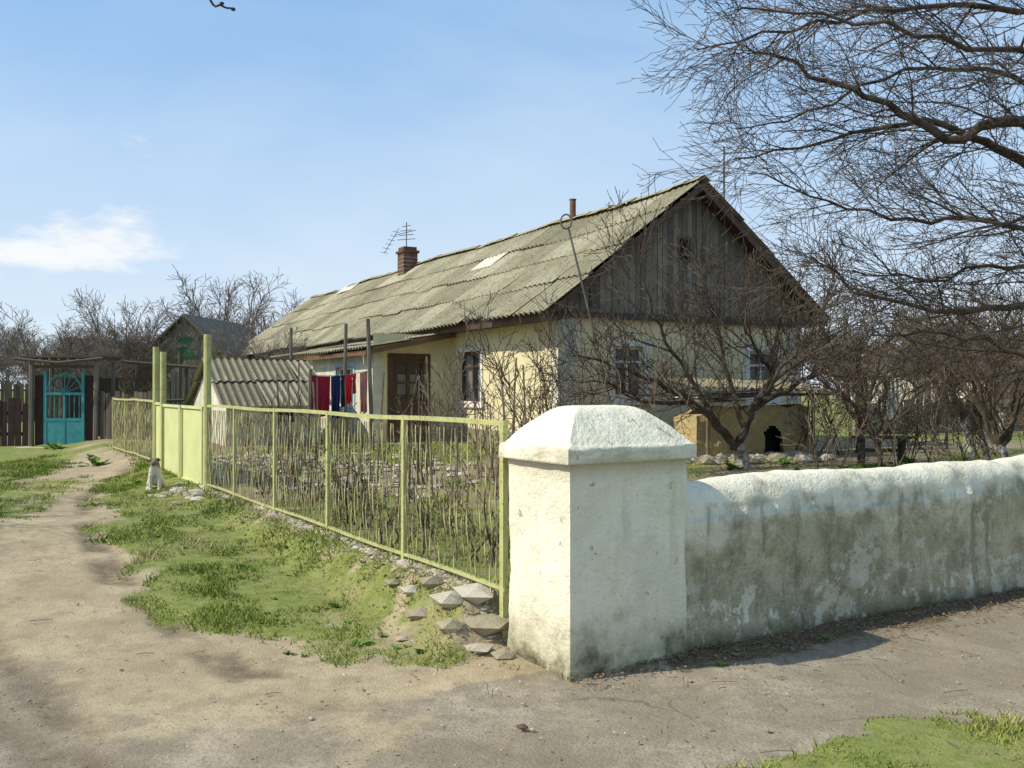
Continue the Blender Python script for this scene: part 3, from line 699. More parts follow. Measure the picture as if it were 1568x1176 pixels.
# ------------------------------------------------------------------ low shed
sh=empty('low_slate_shed')
A=np.array([-6.0,19.2]); SU=np.array([.866,.5]); SV=np.array([-.5,.866])
def sf(u,v,z): return (A[0]+SU[0]*u+SV[0]*v,A[1]+SU[1]*u+SV[1]*v,z)
SW=2.05
mb=MB(); wall_open(mb,lambda a,d,z:sf(a,d,z),SW,0,1.35,[(1.0,1.45,.9,1.2)],.08); mb.poly([sf(0,0,0),sf(0,3.4,0),sf(0,3.4,1.35),sf(0,1.7,2.25),sf(0,0,1.35)]); mb.poly([sf(SW,0,0),sf(SW,3.4,0),sf(SW,3.4,1.35),sf(SW,1.7,2.25),sf(SW,0,1.35)]); mb.quad(sf(0,3.4,0),sf(SW,3.4,0),sf(SW,3.4,1.35),sf(0,3.4,1.35))
mb.obj('shed_walls',M['whitew'],sh)
mb=MB(); mb.box(1.0,1.45,.06,.08,.9,1.2,0,sf); mb.obj('shed_window',M['dark'],sh)
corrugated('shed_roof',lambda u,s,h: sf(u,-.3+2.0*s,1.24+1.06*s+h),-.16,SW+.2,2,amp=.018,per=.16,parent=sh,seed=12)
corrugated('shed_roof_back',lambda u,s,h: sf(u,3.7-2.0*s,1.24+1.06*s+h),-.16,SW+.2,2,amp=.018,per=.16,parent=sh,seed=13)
def gable_house(name,A,ang,w,L,ez,rz,wall,roof,win=None,ov=.3):
    e=empty(name); U=np.array([math.cos(ang),math.sin(ang)]); Vv=np.array([-math.sin(ang),math.cos(ang)])
    f=lambda u,v,z:(A[0]+U[0]*u+Vv[0]*v,A[1]+U[1]*u+Vv[1]*v,z)
    mb=MB(); mb.poly([f(0,0,0),f(w,0,0),f(w,0,ez),f(w/2,0,rz),f(0,0,ez)]); mb.poly([f(0,L,0),f(w,L,0),f(w,L,ez),f(w/2,L,rz),f(0,L,ez)])
    mb.quad(f(0,0,0),f(0,L,0),f(0,L,ez),f(0,0,ez)); mb.quad(f(w,0,0),f(w,L,0),f(w,L,ez),f(w,0,ez)); mb.obj('walls',M[wall],e)
    k=(rz-ez)/(w/2); mb=MB()
    for a,b in ((-ov,w/2),(w+ov,w/2)):
        za=ez-k*ov; mb.hexa([f(a,-ov,za+.03),f(b,-ov,rz+.03),f(b,L+ov,rz+.03),f(a,L+ov,za+.03)],[f(a,-ov,za+.12),f(b,-ov,rz+.12),f(b,L+ov,rz+.12),f(a,L+ov,za+.12)])
    mb.obj('roof',M[roof],e)
    if win:
        for (a,b,c,d,m) in win:
            mb=MB(); mb.box(a,b,-.04,-.005,c,d,0,f); mb.box(a-.08,a-.003,-.06,-.005,c-.05,d+.05,1,f); mb.box(b+.003,b+.08,-.06,-.005,c-.05,d+.05,1,f); mb.box(a,b,-.065,-.041,(c+d)/2-.02,(c+d)/2+.02,1,f)
            mb.obj('window',[M[m],M[m]],e)
    return e
gable_house('outbuilding',np.array([-14.7,36.5]),-.1,3.5,5,2.9,4.5,'olive','roofgrey',[(1.5,2.15,2.9,3.7,'green'),(1.2,2.0,.9,1.9,'dark')])
gable_house('neighbour_house',np.array([-31,60]),-.3,5,8,2.6,4.9,'olive','roofgrey')
gable_house('neighbour_house',np.array([27,52]),.5,8,10,2.6,4.4,'whitew','roofgrey',[(1.5,2.5,1.2,2.3,'dark'),(5,6,1.2,2.3,'dark')])
gable_house('neighbour_house',np.array([44,62]),.2,10,8,2.6,4.6,'whitew','roofgrey',[(2,3,1.2,2.3,'dark'),(6,7,1.2,2.3,'dark')])
# ------------------------------------------------------------------ entry portal
e=empty('teal_gate_portal'); D=np.array([-11.55,22.0])
pf=lambda u,v,z:(D[0]+u,D[1]+v,z)
r=random.Random(6)
mb=MB()
for x in (0,1.55): mb.tube([Vector(pf(x,-.05,0)),Vector(pf(x+.02,-.05,2.3))],.06,6); mb.tube([Vector(pf(x,.9,0)),Vector(pf(x+.02,.9,2.3))],.05,6)
for x in np.arange(-.1,1.75,.22): mb.tube([Vector(pf(x,-.3,2.33)),Vector(pf(x,1.1,2.36))],.025,5)
o=mb.obj('portal_posts',M['plank'],e); tone(o,[.5]*len(mb.f))
mb=MB(); mb.box(-.15,1.75,-.25,1.0,2.37,2.42,0,pf); 
mb.tube([Vector(pf(-.25,-.32,2.34)),Vector(pf(.8,-.34,2.24)),Vector(pf(1.85,-.32,2.35))],.04,6)
mb.box(.04,1.51,-.05,.0,2.12,2.2,0,pf)
o=mb.obj('portal_roof',M['darkwood'],e); tone(o,[.5]*len(mb.f))
mb=MB(); mb.box(.06,.28,.02,.06,.2,1.95,0,pf); mb.box(1.28,1.49,.02,.06,.2,1.95,0,pf); mb.obj('portal_panels',M['maroon'],e)
mb=MB(); 
mb.box(.29,.36,-.03,.04,.15,2.05,0,pf); mb.box(1.20,1.27,-.03,.04,.15,2.05,0,pf); mb.box(.36,1.20,-.02,.02,.2,.85,0,pf); mb.box(.36,1.2,-.028,.032,.85,.92,0,pf); mb.box(.76,.81,-.031,.041,.2,1.5,0,pf)
mb.box(.36,1.2,-.028,.032,1.48,1.54,0,pf)
for k in range(8):
    a0=math.pi*k/8; a1=math.pi*(k+1)/8
    mb.tube([Vector(pf(.785-.43*math.cos(a0),0,1.5+.5*math.sin(a0))),Vector(pf(.785-.43*math.cos(a1),0,1.5+.5*math.sin(a1)))],.022,5)
    mb.tube([Vector(pf(.785,0,1.52)),Vector(pf(.785-.43*math.cos(a0),0,1.5+.5*math.sin(a0)))],.010,4)
for k in range(7): mb.tube([Vector(pf(.42+.12*k,0,.9)),Vector(pf(.42+.12*k,0,1.5))],.010,4)
mb.obj('teal_door',M['teal'],e)
mb=MB(); mb.box(.1,1.5,1.3,1.34,.1,1.9,0,pf); mb.obj('porch_depth',M['dark'],e)
mb=MB(); mb.box(-.1,1.7,-.7,-.1,.1,.25,0,pf); mb.obj('threshold',M['stonew'],e)
def plank_fence(name,a,b,h,mat,seed,z0=.1,w=.14):
    a=Vector((*a,0));b=Vector((*b,0)); L=(b-a).length; d=(b-a)/L; nn=Vector((-d.y,d.x,0)); r=random.Random(seed); mb=MB(); tn=[]; t=0
    while t<L:
        ww=w*r.uniform(.8,1.1); hh=h+r.uniform(-.08,.08); o=r.uniform(-.01,.01); le=r.uniform(-.02,.02)
        B=[a+d*(t+.006)+nn*o,a+d*(t+ww)+nn*o,a+d*(t+ww)+nn*(o+.02),a+d*(t+.006)+nn*(o+.02)]
        mb.hexa([p+Vector((0,0,z0)) for p in B],[p+d*le+Vector((0,0,hh)) for p in B]); tn+=[r.random()]*6; t+=ww+.012
    for z in (.5,h-.35): mb.hexa([a+nn*.03+Vector((0,0,z)),b+nn*.03+Vector((0,0,z)),b+nn*.07+Vector((0,0,z)),a+nn*.07+Vector((0,0,z))],[a+nn*.03+Vector((0,0,z+.08)),b+nn*.03+Vector((0,0,z+.08)),b+nn*.07+Vector((0,0,z+.08)),a+nn*.07+Vector((0,0,z+.08))]); tn+=[.5]*6
    o=mb.obj(name,mat,None); tone(o,tn); return o
plank_fence('maroon_board_fence',(-17,21.6),(-11.62,22),1.35,M['maroon'],1)
plank_fence('plank_fence',(-9.9,22),(-8.3,21.3),1.5,M['darkwood'],2)
plank_fence('plank_fence',(-9.9,26.5),(-6.6,27.5),2.2,M['plank'],3)
plank_fence('plank_fence',(-30,34),(-15,36),1.9,M['darkwood'],4)
plank_fence('plank_fence',(9,24),(24,30),1.3,M['plank'],5)
mb=MB(); 
for x,y,h in ((-9.3,22.6,2.3),(-8.1,22.6,2.2),(-8.9,24.4,2.6)): mb.tube([Vector((x,y,0)),Vector((x+.05,y,h))],.05,6)
mb.tube([Vector((-9.6,22.6,2.3)),Vector((-7.7,22.5,2.15))],.04,6); mb.tube([Vector((-9.3,22.6,1.3)),Vector((-8.1,22.6,1.35))],.04,6)
o=mb.obj('pole_trellis',M['darkwood']); tone(o,[.4]*len(mb.f))

# ------------------------------------------------------------------ laundry
e=empty('clothesline'); r=random.Random(4)
mb=MB()
mb.tube([Vector((-2.74,18,.3)),Vector((-2.84,18,3.0))],.04,6); mb.tube([Vector((-3.42,18.6,.3)),Vector((-3.38,18.6,2.95))],.035,6); mb.tube([Vector((-3.92,17.6,.3)),Vector((-3.88,17.6,2.0))],.035,6)
o=mb.obj('poles',M['plank'],e); tone(o,[.3]*len(mb.f))
mb=MB(); la=Vector((-3.88,17.6,1.88)); lb=Vector((-2.8,18,1.98)); mb.tube([la,la.lerp(lb,.5)-Vector((0,0,.05)),lb],.005,4); mb.obj('line',M['steel'],e)
def cloth(name,t0,t1,drop,mat,taper=0):
    mb=MB(); n=14;m=10
    for j in range(m+1):
        for i in range(n+1):
            t=t0+(t1-t0)*(i/n); tt=(t0+t1)/2+(t-(t0+t1)/2)*(1-taper*(j/m))
            p=la.lerp(lb,tt)-Vector((0,0,.05*4*tt*(1-tt)+ .0)); q=p+Vector((.02*math.sin(i*1.3)*j/m,.05*math.sin(i*1.1+j*.2)*(j/m),-drop*j/m*(1+.04*math.sin(i*.9))))
            mb.v.append(tuple(q))
    for j in range(m):
        for i in range(n): a=j*(n+1)+i; mb.f.append((a,a+1,a+n+2,a+n+1)); mb.m.append(0)
    mb.obj(name,M[mat],e,True)
cloth('dark_red_towel',.0,.33,.76,'dred'); cloth('navy_trousers',.34,.50,.82,'navy'); cloth('navy_shirt',.505,.575,.6,'navy',.2); cloth('red_shirt',.58,.70,.54,'red',.1); cloth('red_sleeve',.70,.77,.38,'red',.5); cloth('pink_cloth',.83,.96,.8,'pink')
mb=MB(); mb.tube([Vector((-5.3,22,.3)),Vector((-5.32,22,3.1))],.035,6); o=mb.obj('wooden_pole',M['plank']); tone(o,[.2]*len(mb.f))
mb=MB(); b=Vector((1.75,14,.3)); t=Vector((.86,14,4.1)); pts=[b,b.lerp(t,.5)+Vector((.02,0,0)),t]; mb.tube(pts,.016,6)
c=t+Vector((-.03,0,.08)); mb.tube([c+Vector((.085*math.cos(a),0,.085*math.sin(a)*1.3)) for a in np.linspace(0,6.28,17)],.013,6); mb.obj('hooked_steel_pole',M['steel'])

# ------------------------------------------------------------------ ochre stone oven
e=empty('stone_outdoor_oven'); mb=MB(); r=random.Random(31)
A=np.array([3.25,16.1]); U=np.array([.95,.3]); Vd=np.array([-.3,.95])
of=lambda u,v,z:(A[0]+U[0]*u+Vd[0]*v,A[1]+U[1]*u+Vd[1]*v,z)
nu=46;nz=24
def topz(u): return 1.30+.10*mn.noise(Vector((u*1.7,3,1)))+.06*mn.noise(Vector((u*5,3,1)))-.35*max(0,.45-u)
def lump(u,z): 
    q=Vector((u,0,z)); k=mn.noise(q*2.5)*.10+mn.noise(q*7)*.05; return of(u+k*.3,-k*.8,z)
for i in range(nu):
    for j in range(nz):
        u0,u1=2.3*i/nu,2.3*(i+1)/nu; zA=lambda u,j:.2+(topz(u)-.2)*j/nz
        uc=(u0+u1)/2; zc=zA(uc,j+.5)
        if abs(uc-1.55)<.2 and .35<zc<.78+.17*math.sqrt(max(0,1-((uc-1.55)/.2)**2)): continue
        mb.quad(lump(u0,zA(u0,j)),lump(u1,zA(u1,j)),lump(u1,zA(u1,j+1)),lump(u0,zA(u0,j+1)))
for i in range(nu):
    u0,u1=2.3*i/nu,2.3*(i+1)/nu; p0=lump(u0,topz(u0)); p1=lump(u1,topz(u1)); mb.quad(p0,p1,of(u1,1,topz(u1)-.05),of(u0,1,topz(u0)-.05))
mb.poly([lump(0,.2),lump(0,topz(0)),of(0,1,topz(0)-.05),of(0,1,.2)]); mb.poly([lump(2.3,.2),lump(2.3,topz(2.3)),of(2.3,1,topz(2.3)-.05),of(2.3,1,.2)])
mb.obj('oven_body',M['ochre'],e,True)
mb=MB(); mb.box(1.2,1.9,.28,.33,.2,1.05,0,of); mb.obj('oven_mouth',M['dark'],e)
mb=MB()
for k in range(9):
    u0=-.1+r.uniform(0,.9); u1=u0+r.uniform(.8,1.5); v0=-.18+r.uniform(0,.12); z=1.36+.024*k; tl=r.uniform(-.05,.05)
    g_=lambda u,v,z:of(u,v,z+tl*(u-u0))
    mb.box(u0,min(u1,2.5),v0,v0+.9,z,z+.018,k%2,g_)
mb.obj('stacked_slates',[M['slatew'],M['roofgrey']],e)
# sloping sheet roof leaning over the oven
corrugated('oven_lean_to_roof',lambda u,s,h: of(u,-.32+1.35*s,1.60+.22*s+h-.03*u),-.2,2.55,1,amp=.02,per=.15,parent=e,seed=33)
mb=MB()
for x in (.1,2.25): mb.tube([Vector(of(x,-.22,.3)),Vector(of(x,-.22,1.58-.03*x))],.035,6)
mb.tube([Vector(of(.4,-.2,1.50)),Vector(of(2.9,-.1,1.53))],.025,6)
mb.obj('oven_poles',M['bark2'],e)
mb=MB()
for i in range(150): 
    x,y,_=of(r.uniform(-.7,2.2),r.uniform(-.9,-.05),0); rad=r.uniform(.04,.14); mb.sx=1.3;mb.sy=1;mb.stone((x,y,H(x,y)+rad*.3),rad,r,r.choice([0,0,1]),.7)
mb.obj('loose_stones',[M['stone'],M['stonew']],e)
mb=MB(); bf=lambda u,v,z:(5.75+u,15.2+v,.36+z)
mb.box(0,.9,0,.3,.42,.47,0,bf); mb.box(.08,.14,.05,.25,0,.42,0,bf); mb.box(.76,.82,.05,.25,0,.42,0,bf); mb.box(.14,.76,.12,.16,.2,.26,0,bf)
o=mb.obj('wooden_bench',M['darkwood']); tone(o,[.6]*len(mb.f))
mb=MB(); mb.tube([Vector((6.9,18,.3)),Vector((6.9,18,1.9))],.03,6); mb.tube([Vector((8.7,18.3,.3)),Vector((8.7,18.3,1.9))],.03,6); mb.tube([Vector((6.9,18,1.85)),Vector((8.7,18.3,1.85))],.006,4)
for k in range(8):
    a=7.35+.04*k; mb.quad((a,18.07+.02*(k%2),1.84),(a+.04,18.07+.02*((k+1)%2),1.84),(a+.05,18.07+.03*((k+1)%2),1.0),(a+.01,18.07+.03*(k%2),1.0),1)
mb.obj('drying_line',[M['bark2'],M['white']])

# ------------------------------------------------------------------ trees
def rvec(r):
    while True:
        v=Vector((r.uniform(-1,1),r.uniform(-1,1),r.uniform(-1,1)))
        if .05<v.length<1: return v.normalized()
def grow(mb,r,p,d,L,rad,lvl,maxl,o):
    n=max(3,int(o['seg'][min(lvl,len(o['seg'])-1)])); pts=[p.copy()]; rr=[rad]; ds=[d.copy()]
    bias=o.get('bias',Vector((0,0,0)))
    for i in range(n):
        d=(d+rvec(r)*o['wander']+bias+Vector((0,0,o['trop'][min(lvl,len(o['trop'])-1)]))).normalized()
        p=p+d*(L/n); pts.append(p.copy()); ds.append(d.copy()); rr.append(max(o['rmin'],rad*(1-.75*(i+1)/n)))
    mb.tube(pts,rr,6 if rad>.03 else (4 if rad>.012 else 3),o.get('m',0),rad>.02)
    if lvl<maxl: spawn(mb,r,pts,ds,rr,L,lvl,maxl,o,.12)
def spawn(mb,r,pts,ds,rr,L,lvl,maxl,o,t0):
    n=len(pts)-1; cnt=max(2,int(L*o['dens'][min(lvl,len(o['dens'])-1)]*r.uniform(.8,1.2)))
    for k in range(cnt):
        t=t0+(1-t0)*(k+r.random())/cnt; f=min(t*n,n-1e-4); i=int(f); fr=f-i
        p=pts[i].lerp(pts[i+1],fr); d=ds[min(i+1,n)]; ra=rr[i]*(1-fr)+rr[i+1]*fr
        ax=rvec(r); ax=(ax-d*ax.dot(d)); 
        if ax.length<.01: continue
        ax.normalize(); an=r.uniform(*o['ang']); nd=(d*math.cos(an)+ax*math.sin(an)).normalized()
        cl=o['len'][min(lvl,len(o['len'])-1)]*r.uniform(.5,1.15)*(1.1-.55*t)
        grow(mb,r,p,nd,cl,max(o['rmin'],min(ra*.7,cl*o['fat'])),lvl+1,maxl,o)
def limb(mb,r,ctrl,r0,r1,maxl,o,t0=.1,jit=.04,k=8,sub=4):
    P=[Vector(c) for c in ctrl]; pts=[]
    for i in range(len(P)-1):
        a=P[max(0,i-1)];b=P[i];c=P[i+1];d=P[min(len(P)-1,i+2)]
        for s in range(sub):
            t=s/sub; pts.append(.5*((2*b)+(c-a)*t+(2*a-5*b+4*c-d)*t*t+(3*b-a-3*c+d)*t**3)+rvec(r)*jit*(i+s>0))
    pts.append(P[-1]); N_=len(pts); rr=[r0+(r1-r0)*(i/(N_-1))**.8 for i in range(N_)]
    ds=[(pts[min(i+1,N_-1)]-pts[max(0,i-1)]).normalized() for i in range(N_)]
    L=sum((pts[i+1]-pts[i]).length for i in range(N_-1))
    mb.tube(pts,rr,k,o.get('m',0)); 
    if maxl>0: spawn(mb,r,pts,ds,rr,L,0,maxl,o,t0)
r=random.Random(77); mb=MB()
o=dict(seg=[7,6,5,4],wander=.17,trop=[0,-.01,.03,.04],rmin=.0029,dens=[5.4,7.0,9],ang=(.35,1.0),len=[1.5,.66,.33],fat=.0095,bias=Vector((-.05,-.0,.0)))
def S(px,py,Yd): return ((px-784)*Yd/1400,Yd,1.6+(597-py)*Yd/1400)
TB=(7.6,10.3)
limb(mb,r,[(TB[0]+.1,TB[1],.2),(TB[0],TB[1],1.5),(TB[0]-.1,TB[1]-.1,3.0),(TB[0],TB[1],5),(TB[0]+.2,TB[1],7)],.26,.09,0,o,k=14)
limbs=[([(7.5,10.2,2.9),(6.2,9.6,3.9),(5.04,9,4.22),(4.28,9,4.1),(3.64,8.9,4.38),(2.9,8.8,4.65),(2.2,8.7,4.9)],.095,.008),
([(7.5,10.3,2.4),(6.3,9.8,3.3),(5.3,9.4,3.95),(4.7,9.3,4.2),(4.0,9.2,4.3),(3.2,9.2,4.1),(2.2,9.1,3.9)],.08,.007),
([(7.5,10.3,1.6),(6.4,9.9,2.2),(5.4,9.6,2.5),(4.55,9.5,2.42),(3.75,9.5,2.55),(3.1,9.5,3.0)],.07,.007),
([(7.5,10.3,3.6),(6.3,9.5,4.6),(5.2,8.6,4.75),(4.1,8.2,4.7),(3.0,8.0,4.85),(2.0,8,4.95)],.055,.007),
([(7.5,10.3,4.2),(6.2,10,5.6),(5.2,9.8,5.7),(4.0,9.6,5.6),(2.9,9.5,5.35),(1.9,9.4,5.1)],.055,.007),
([(7.5,10.3,2.8),(6.4,10.6,3.3),(5.5,10.6,3.6),(4.6,10.6,3.55),(3.7,10.6,3.8),(2.8,10.5,4.1)],.05,.007),
([(7.5,10.3,1.4),(6.5,10.5,1.7),(5.7,10.6,2.1),(4.9,10.8,2.3),(4.2,10.9,2.2)],.05,.007),
([(7.5,10.3,4.8),(6.6,9.6,6.2),(5.6,9.0,6.3),(4.5,8.8,6.2),(3.3,8.6,5.7)],.05,.007),
([(7.5,10.3,2.2),(6.3,9.2,2.8),(5.2,8.7,3.2),(4.4,8.4,3.15),(3.6,8.3,3.4)],.045,.006),
([(7.5,10.3,3.2),(6.4,9.9,4.2),(5.3,9.7,4.9),(4.2,9.7,5.0),(3.2,9.8,4.6),(2.4,9.8,4.4)],.045,.006),
([(7.5,10.3,2.0),(6.4,10.0,2.7),(5.4,9.9,2.95),(4.5,9.9,2.8),(3.7,9.9,2.9)],.045,.006),
([(7.6,10.3,5.5),(7.3,9.8,7),(6.4,9.5,7.6)],.06,.01),([(7.6,10.3,4.5),(9,10.3,6),(10,10.3,6.5)],.06,.01)]
for c,a,b in limbs: limb(mb,r,c,a,b,3,o,t0=.2,jit=.045)
mb.obj('bare_tree',M['bark'])
r=random.Random(12); mb=MB()
o2=dict(seg=[7,6,5,4],wander=.2,trop=[0,.12,.08,.05],rmin=.0048,dens=[7,6.5,6.5],ang=(.4,1.15),len=[1.6,.7,.36],fat=.011,m=0)
limb(mb,r,[S(1138,728,14.8),S(1136,700,14.8),S(1126,682,14.7)],.13,.11,0,dict(o2,m=1),k=10,jit=.01)
F1=[([S(1128,686,14.7),S(1098,650,14.5),S(1055,612,14.3),S(1005,585,14),S(940,562,13.7),S(885,545,13.4)],.085,.012),
([S(1126,684,14.7),S(1155,625,14.8),S(1183,572,15),S(1192,505,15.1),S(1215,430,15.2)],.08,.012),
([S(1098,650,14.5),S(1060,590,14.6),S(1020,520,14.4),S(985,440,14.2),S(965,390,14.2)],.05,.008),
([S(1155,625,14.8),S(1225,585,15),S(1290,545,15.3),S(1330,510,15.4)],.055,.008),
([S(1140,655,14.8),S(1112,560,15.2),S(1090,480,15.3),S(1070,410,15.4)],.05,.008),
([S(1060,615,14.3),S(1000,620,13.9),S(940,590,13.6),S(880,585,13.5)],.04,.007),
([S(1155,625,14.8),S(1200,560,14.3),S(1250,500,14),S(1270,440,14)],.045,.007),
([S(1183,572,15),S(1150,520,14.6),S(1130,460,14.4)],.035,.007)]
for c,a,b in F1: limb(mb,r,c,a,b,3,o2,t0=.15,jit=.04)
mb.obj('fruit_tree',[M['bark3'],M['lime']])
def yard_tree(name,seed,base,h,spread,bark='bark2',maxl=3,rt=.07,lime=True,rmin=.0045,dens=(4.2,5.5,6.5)):
    r=random.Random(seed); mb=MB(); x,y=base; z=H(x,y)
    oo=dict(seg=[6,5,4,3],wander=.2,trop=[.05,.08,.06,.05],rmin=rmin,dens=dens,ang=(.35,1.0),len=[h*.36,h*.17,h*.09],fat=.012)
    th=h*r.uniform(.14,.24); top=Vector((x+r.uniform(-.2,.2),y,z+th))
    limb(mb,r,[(x,y,z-.1),((x+top.x)/2+.03,y,z+th*.5),tuple(top)],rt,rt*.85,0,dict(oo,m=1 if lime else 0),k=8,jit=.01)
    for k in range(6):
        a=k*1.05+r.random(); s=spread*r.uniform(.6,1); e1=top+Vector((math.cos(a)*s*.4,math.sin(a)*s*.4,h*.25)); e2=top+Vector((math.cos(a)*s,math.sin(a)*s,h*.55*r.uniform(.6,1.2))); 
        limb(mb,r,[tuple(top-Vector((0,0,.05))),tuple(e1),tuple(e2)],rt*.6,rmin*1.5,maxl,oo,t0=.15,jit=.05,k=5)
    return mb.obj(name,[M[bark],M['lime']])
yard_tree('fruit_tree',41,(6.5,12.0),3.2,1.6,'bark3',rt=.08)
yard_tree('fruit_tree',42,(8.3,16.5),3.6,1.9,'bark3',rt=.07)
yard_tree('fruit_tree',43,(6.6,17.5),3.4,1.9,'bark3',rt=.07,lime=False)
yard_tree('fruit_tree',44,(11.5,21.5),4.0,2.1,'bark2',rt=.08,dens=(3,4,5),rmin=.007)
yard_tree('fruit_tree',45,(5.6,14.0),2.8,1.5,'bark3',rt=.05,lime=False)
yard_tree('fruit_tree',46,(9.6,24.5),4.0,2.1,'bark2',rt=.08,dens=(3,4,5),rmin=.007)
yard_tree('fruit_tree',47,(14.5,27.0),4.4,2.4,'bark2',rt=.08,dens=(3,4,5),rmin=.008)
yard_tree('fruit_tree',48,(7.6,14.6),3.4,1.8,'bark3',rt=.06)
def shrub(name,seed,base,h,n,mat='bark3',lean=.25,maxl=2,rad=.010,rmin=.003,dens=(4,4)):
    r=random.Random(seed); mb=MB(); x,y=base
    oo=dict(seg=[7,4,3],wander=.2,trop=[.04,.05,.05],rmin=rmin,dens=dens,ang=(.35,1.0),len=[h*.36,h*.16],fat=.012)
    for k in range(n):
        a=r.random()*6.28; q=(x+r.gauss(0,.16),y+r.gauss(0,.16)); d=Vector((math.cos(a)*lean*r.random()*2.4,math.sin(a)*lean*r.random()*2.4,1)).normalized()
        grow(mb,r,Vector((q[0],q[1],H(*q)-.03)),d,h*r.uniform(.4,1.1),rad*r.uniform(.5,1.2),0,maxl,oo)
    return mb.obj(name,M[mat])
r=random.Random(55)
k=0
for t in np.arange(.4,7.2,.42):
    q=FP(t+r.uniform(-.1,.1),-r.uniform(.25,1.2)); shrub('bare_shrub',100+k,q,r.uniform(.45,1.0),r.randint(4,8),r.choice(['bark3','bark2','bark2','bark']),.5,dens=(4.5,4)); k+=1
for (x,y,h,n) in ((-.6,8.0,1.0,8),(-1.4,8.6,1.1,9),(.2,9,1.1,8),(-.2,11,1.3,10),(-2.2,10.5,1.1,8),(-1.2,12.2,1.4,8),(-3,13.2,1.1,7),(.9,9.8,1.1,8),(.3,13.4,2.5,7),(-.6,14.8,2.5,6),(.9,14.6,2.6,7),(-1.2,16.4,2.4,6),(1.8,15.6,1.9,8),(-3.6,15,1.2,7),(-4.6,16.8,1.2,6),(1.9,12.6,1.6,9),(4.6,13.4,1.7,9),(7.4,14.2,1.8,9),(6.2,17.2,2.2,9),(7.9,18.3,2.3,9),(9.2,20,2.4,9),(5.2,11.5,1.4,8),(7.9,12.6,1.6,9),(9.3,15.5,1.8,9),(10.5,18,2.2,10),(12.5,23,2.4,10),(6.9,15.8,2.0,12),(5.5,16.8,1.9,10),(8.8,13.6,1.9,12),(1.0,16.0,2.2,8)):
    shrub('bare_shrub',200+k,(x,y),h,n,r.choice(['bark3','bark3','bark2']),.28,rad=.012,rmin=.0045 if y<14 else .006,dens=(4.5,4.5)); k+=1
mb=MB()
for i in range(26):
    x=r.uniform(-3.5,1.2); y=r.uniform(8,16); df,s,dw=coords(x,y)
    if df>-.3: continue
    mb.tube([Vector((x,y,.25)),Vector((x+r.uniform(-.1,.1),y,.3+r.uniform(.8,1.7)))],.012,4)
mb.obj('vine_stakes',M['bark2'])
dt=empty('distant_trees'); protos=[]
for s in range(5):
    rr_=random.Random(300+s); mb=MB()
    oo=dict(seg=[5,4,3,3],wander=.2,trop=[.05,.08,.06,.05],rmin=.011,dens=(3.0,4.0,4.6),ang=(.3,.95),len=[2.2,1.1,.7],fat=.012)
    top=Vector((0,0,1.6)); limb(mb,rr_,[(0,0,-.3),(.05,0,.8),tuple(top)],.16,.14,0,oo,k=6,jit=.02)
    for kk in range(7):
        a=kk*.9+rr_.random(); sp=rr_.uniform(1.0,2.8); limb(mb,rr_,[tuple(top),(math.cos(a)*sp*.5,math.sin(a)*sp*.5,3.2),(math.cos(a)*sp,math.sin(a)*sp,rr_.uniform(4.2,6.3))],.09,.02,3,oo,t0=.12,jit=.1,k=4)
    ob=mb.obj('tree_mesh',M['twig'],dt); protos.append(ob.data); bpy.data.objects.remove(ob)
r=random.Random(9)
def inst(x,y,s):
    ob=link(bpy.data.objects.new('tree',r.choice(protos)),dt); ob.location=(x,y,H(x,y)); ob.rotation_euler=(0,0,r.random()*6.28); ob.scale=(s*r.uniform(.9,1.3),)*2+(s,)
inst(-15,48,1.05); inst(-17,50,.95); inst(-13.5,52,1.0)
for i in range(16): x=r.uniform(-.62,-.28); y=r.uniform(34,60); inst(x*y,y,r.uniform(.4,.75)) 
for i in range(60): x=r.uniform(-.75,.9); y=r.uniform(70,120); inst(x*y,y,r.uniform(.8,1.25))
for i in range(30): x=r.uniform(.33,.8); y=r.uniform(32,65); inst(x*y,y,r.uniform(.55,.85))
inst(-11.9,26,.42); inst(-13.5,27,.5); inst(-7.3,29,.5)
yard_tree('street_tree',61,(-9.6,8.9),5,1.9,'bark',rt=.12)
r=random.Random(71); mb=MB()
o3=dict(seg=[6,5,4],wander=.18,trop=[0,.0,0],rmin=.003,dens=(2,3),ang=(.4,1.),len=[.7,.3],fat=.012)
limb(mb,r,[(-3.2,-2,0),(-3.15,-2,1.6),(-3.0,-1.9,3.3),(-3,-1.8,5)],.16,.10,0,o3,k=10)
limb(mb,r,[(-3.0,-1.9,3.2),(-2.4,-.6,3.9),(-1.7,.9,4.0),(-1.25,2.2,3.6)],.06,.012,1,o3,t0=.1)
limb(mb,r,[(-1.25,2.2,3.6),(-1.08,2.85,3.15),(-1.0,3.0,2.90),(-.96,3.0,2.865),(-.92,3.0,2.855)],.006,.003,0,o3,jit=.003,k=5)
limb(mb,r,[(-3.0,-1.9,3.8),(-3.8,-1.5,5),(-4.2,-1.6,6)],.06,.012,2,o3)
for (x,z) in ((-.918,2.853),(-.985,2.895),(-.955,2.872)): mb.stone((x,3.0,z),.009,r,0,.8)
mb.obj('overhanging_tree',M['bark'])

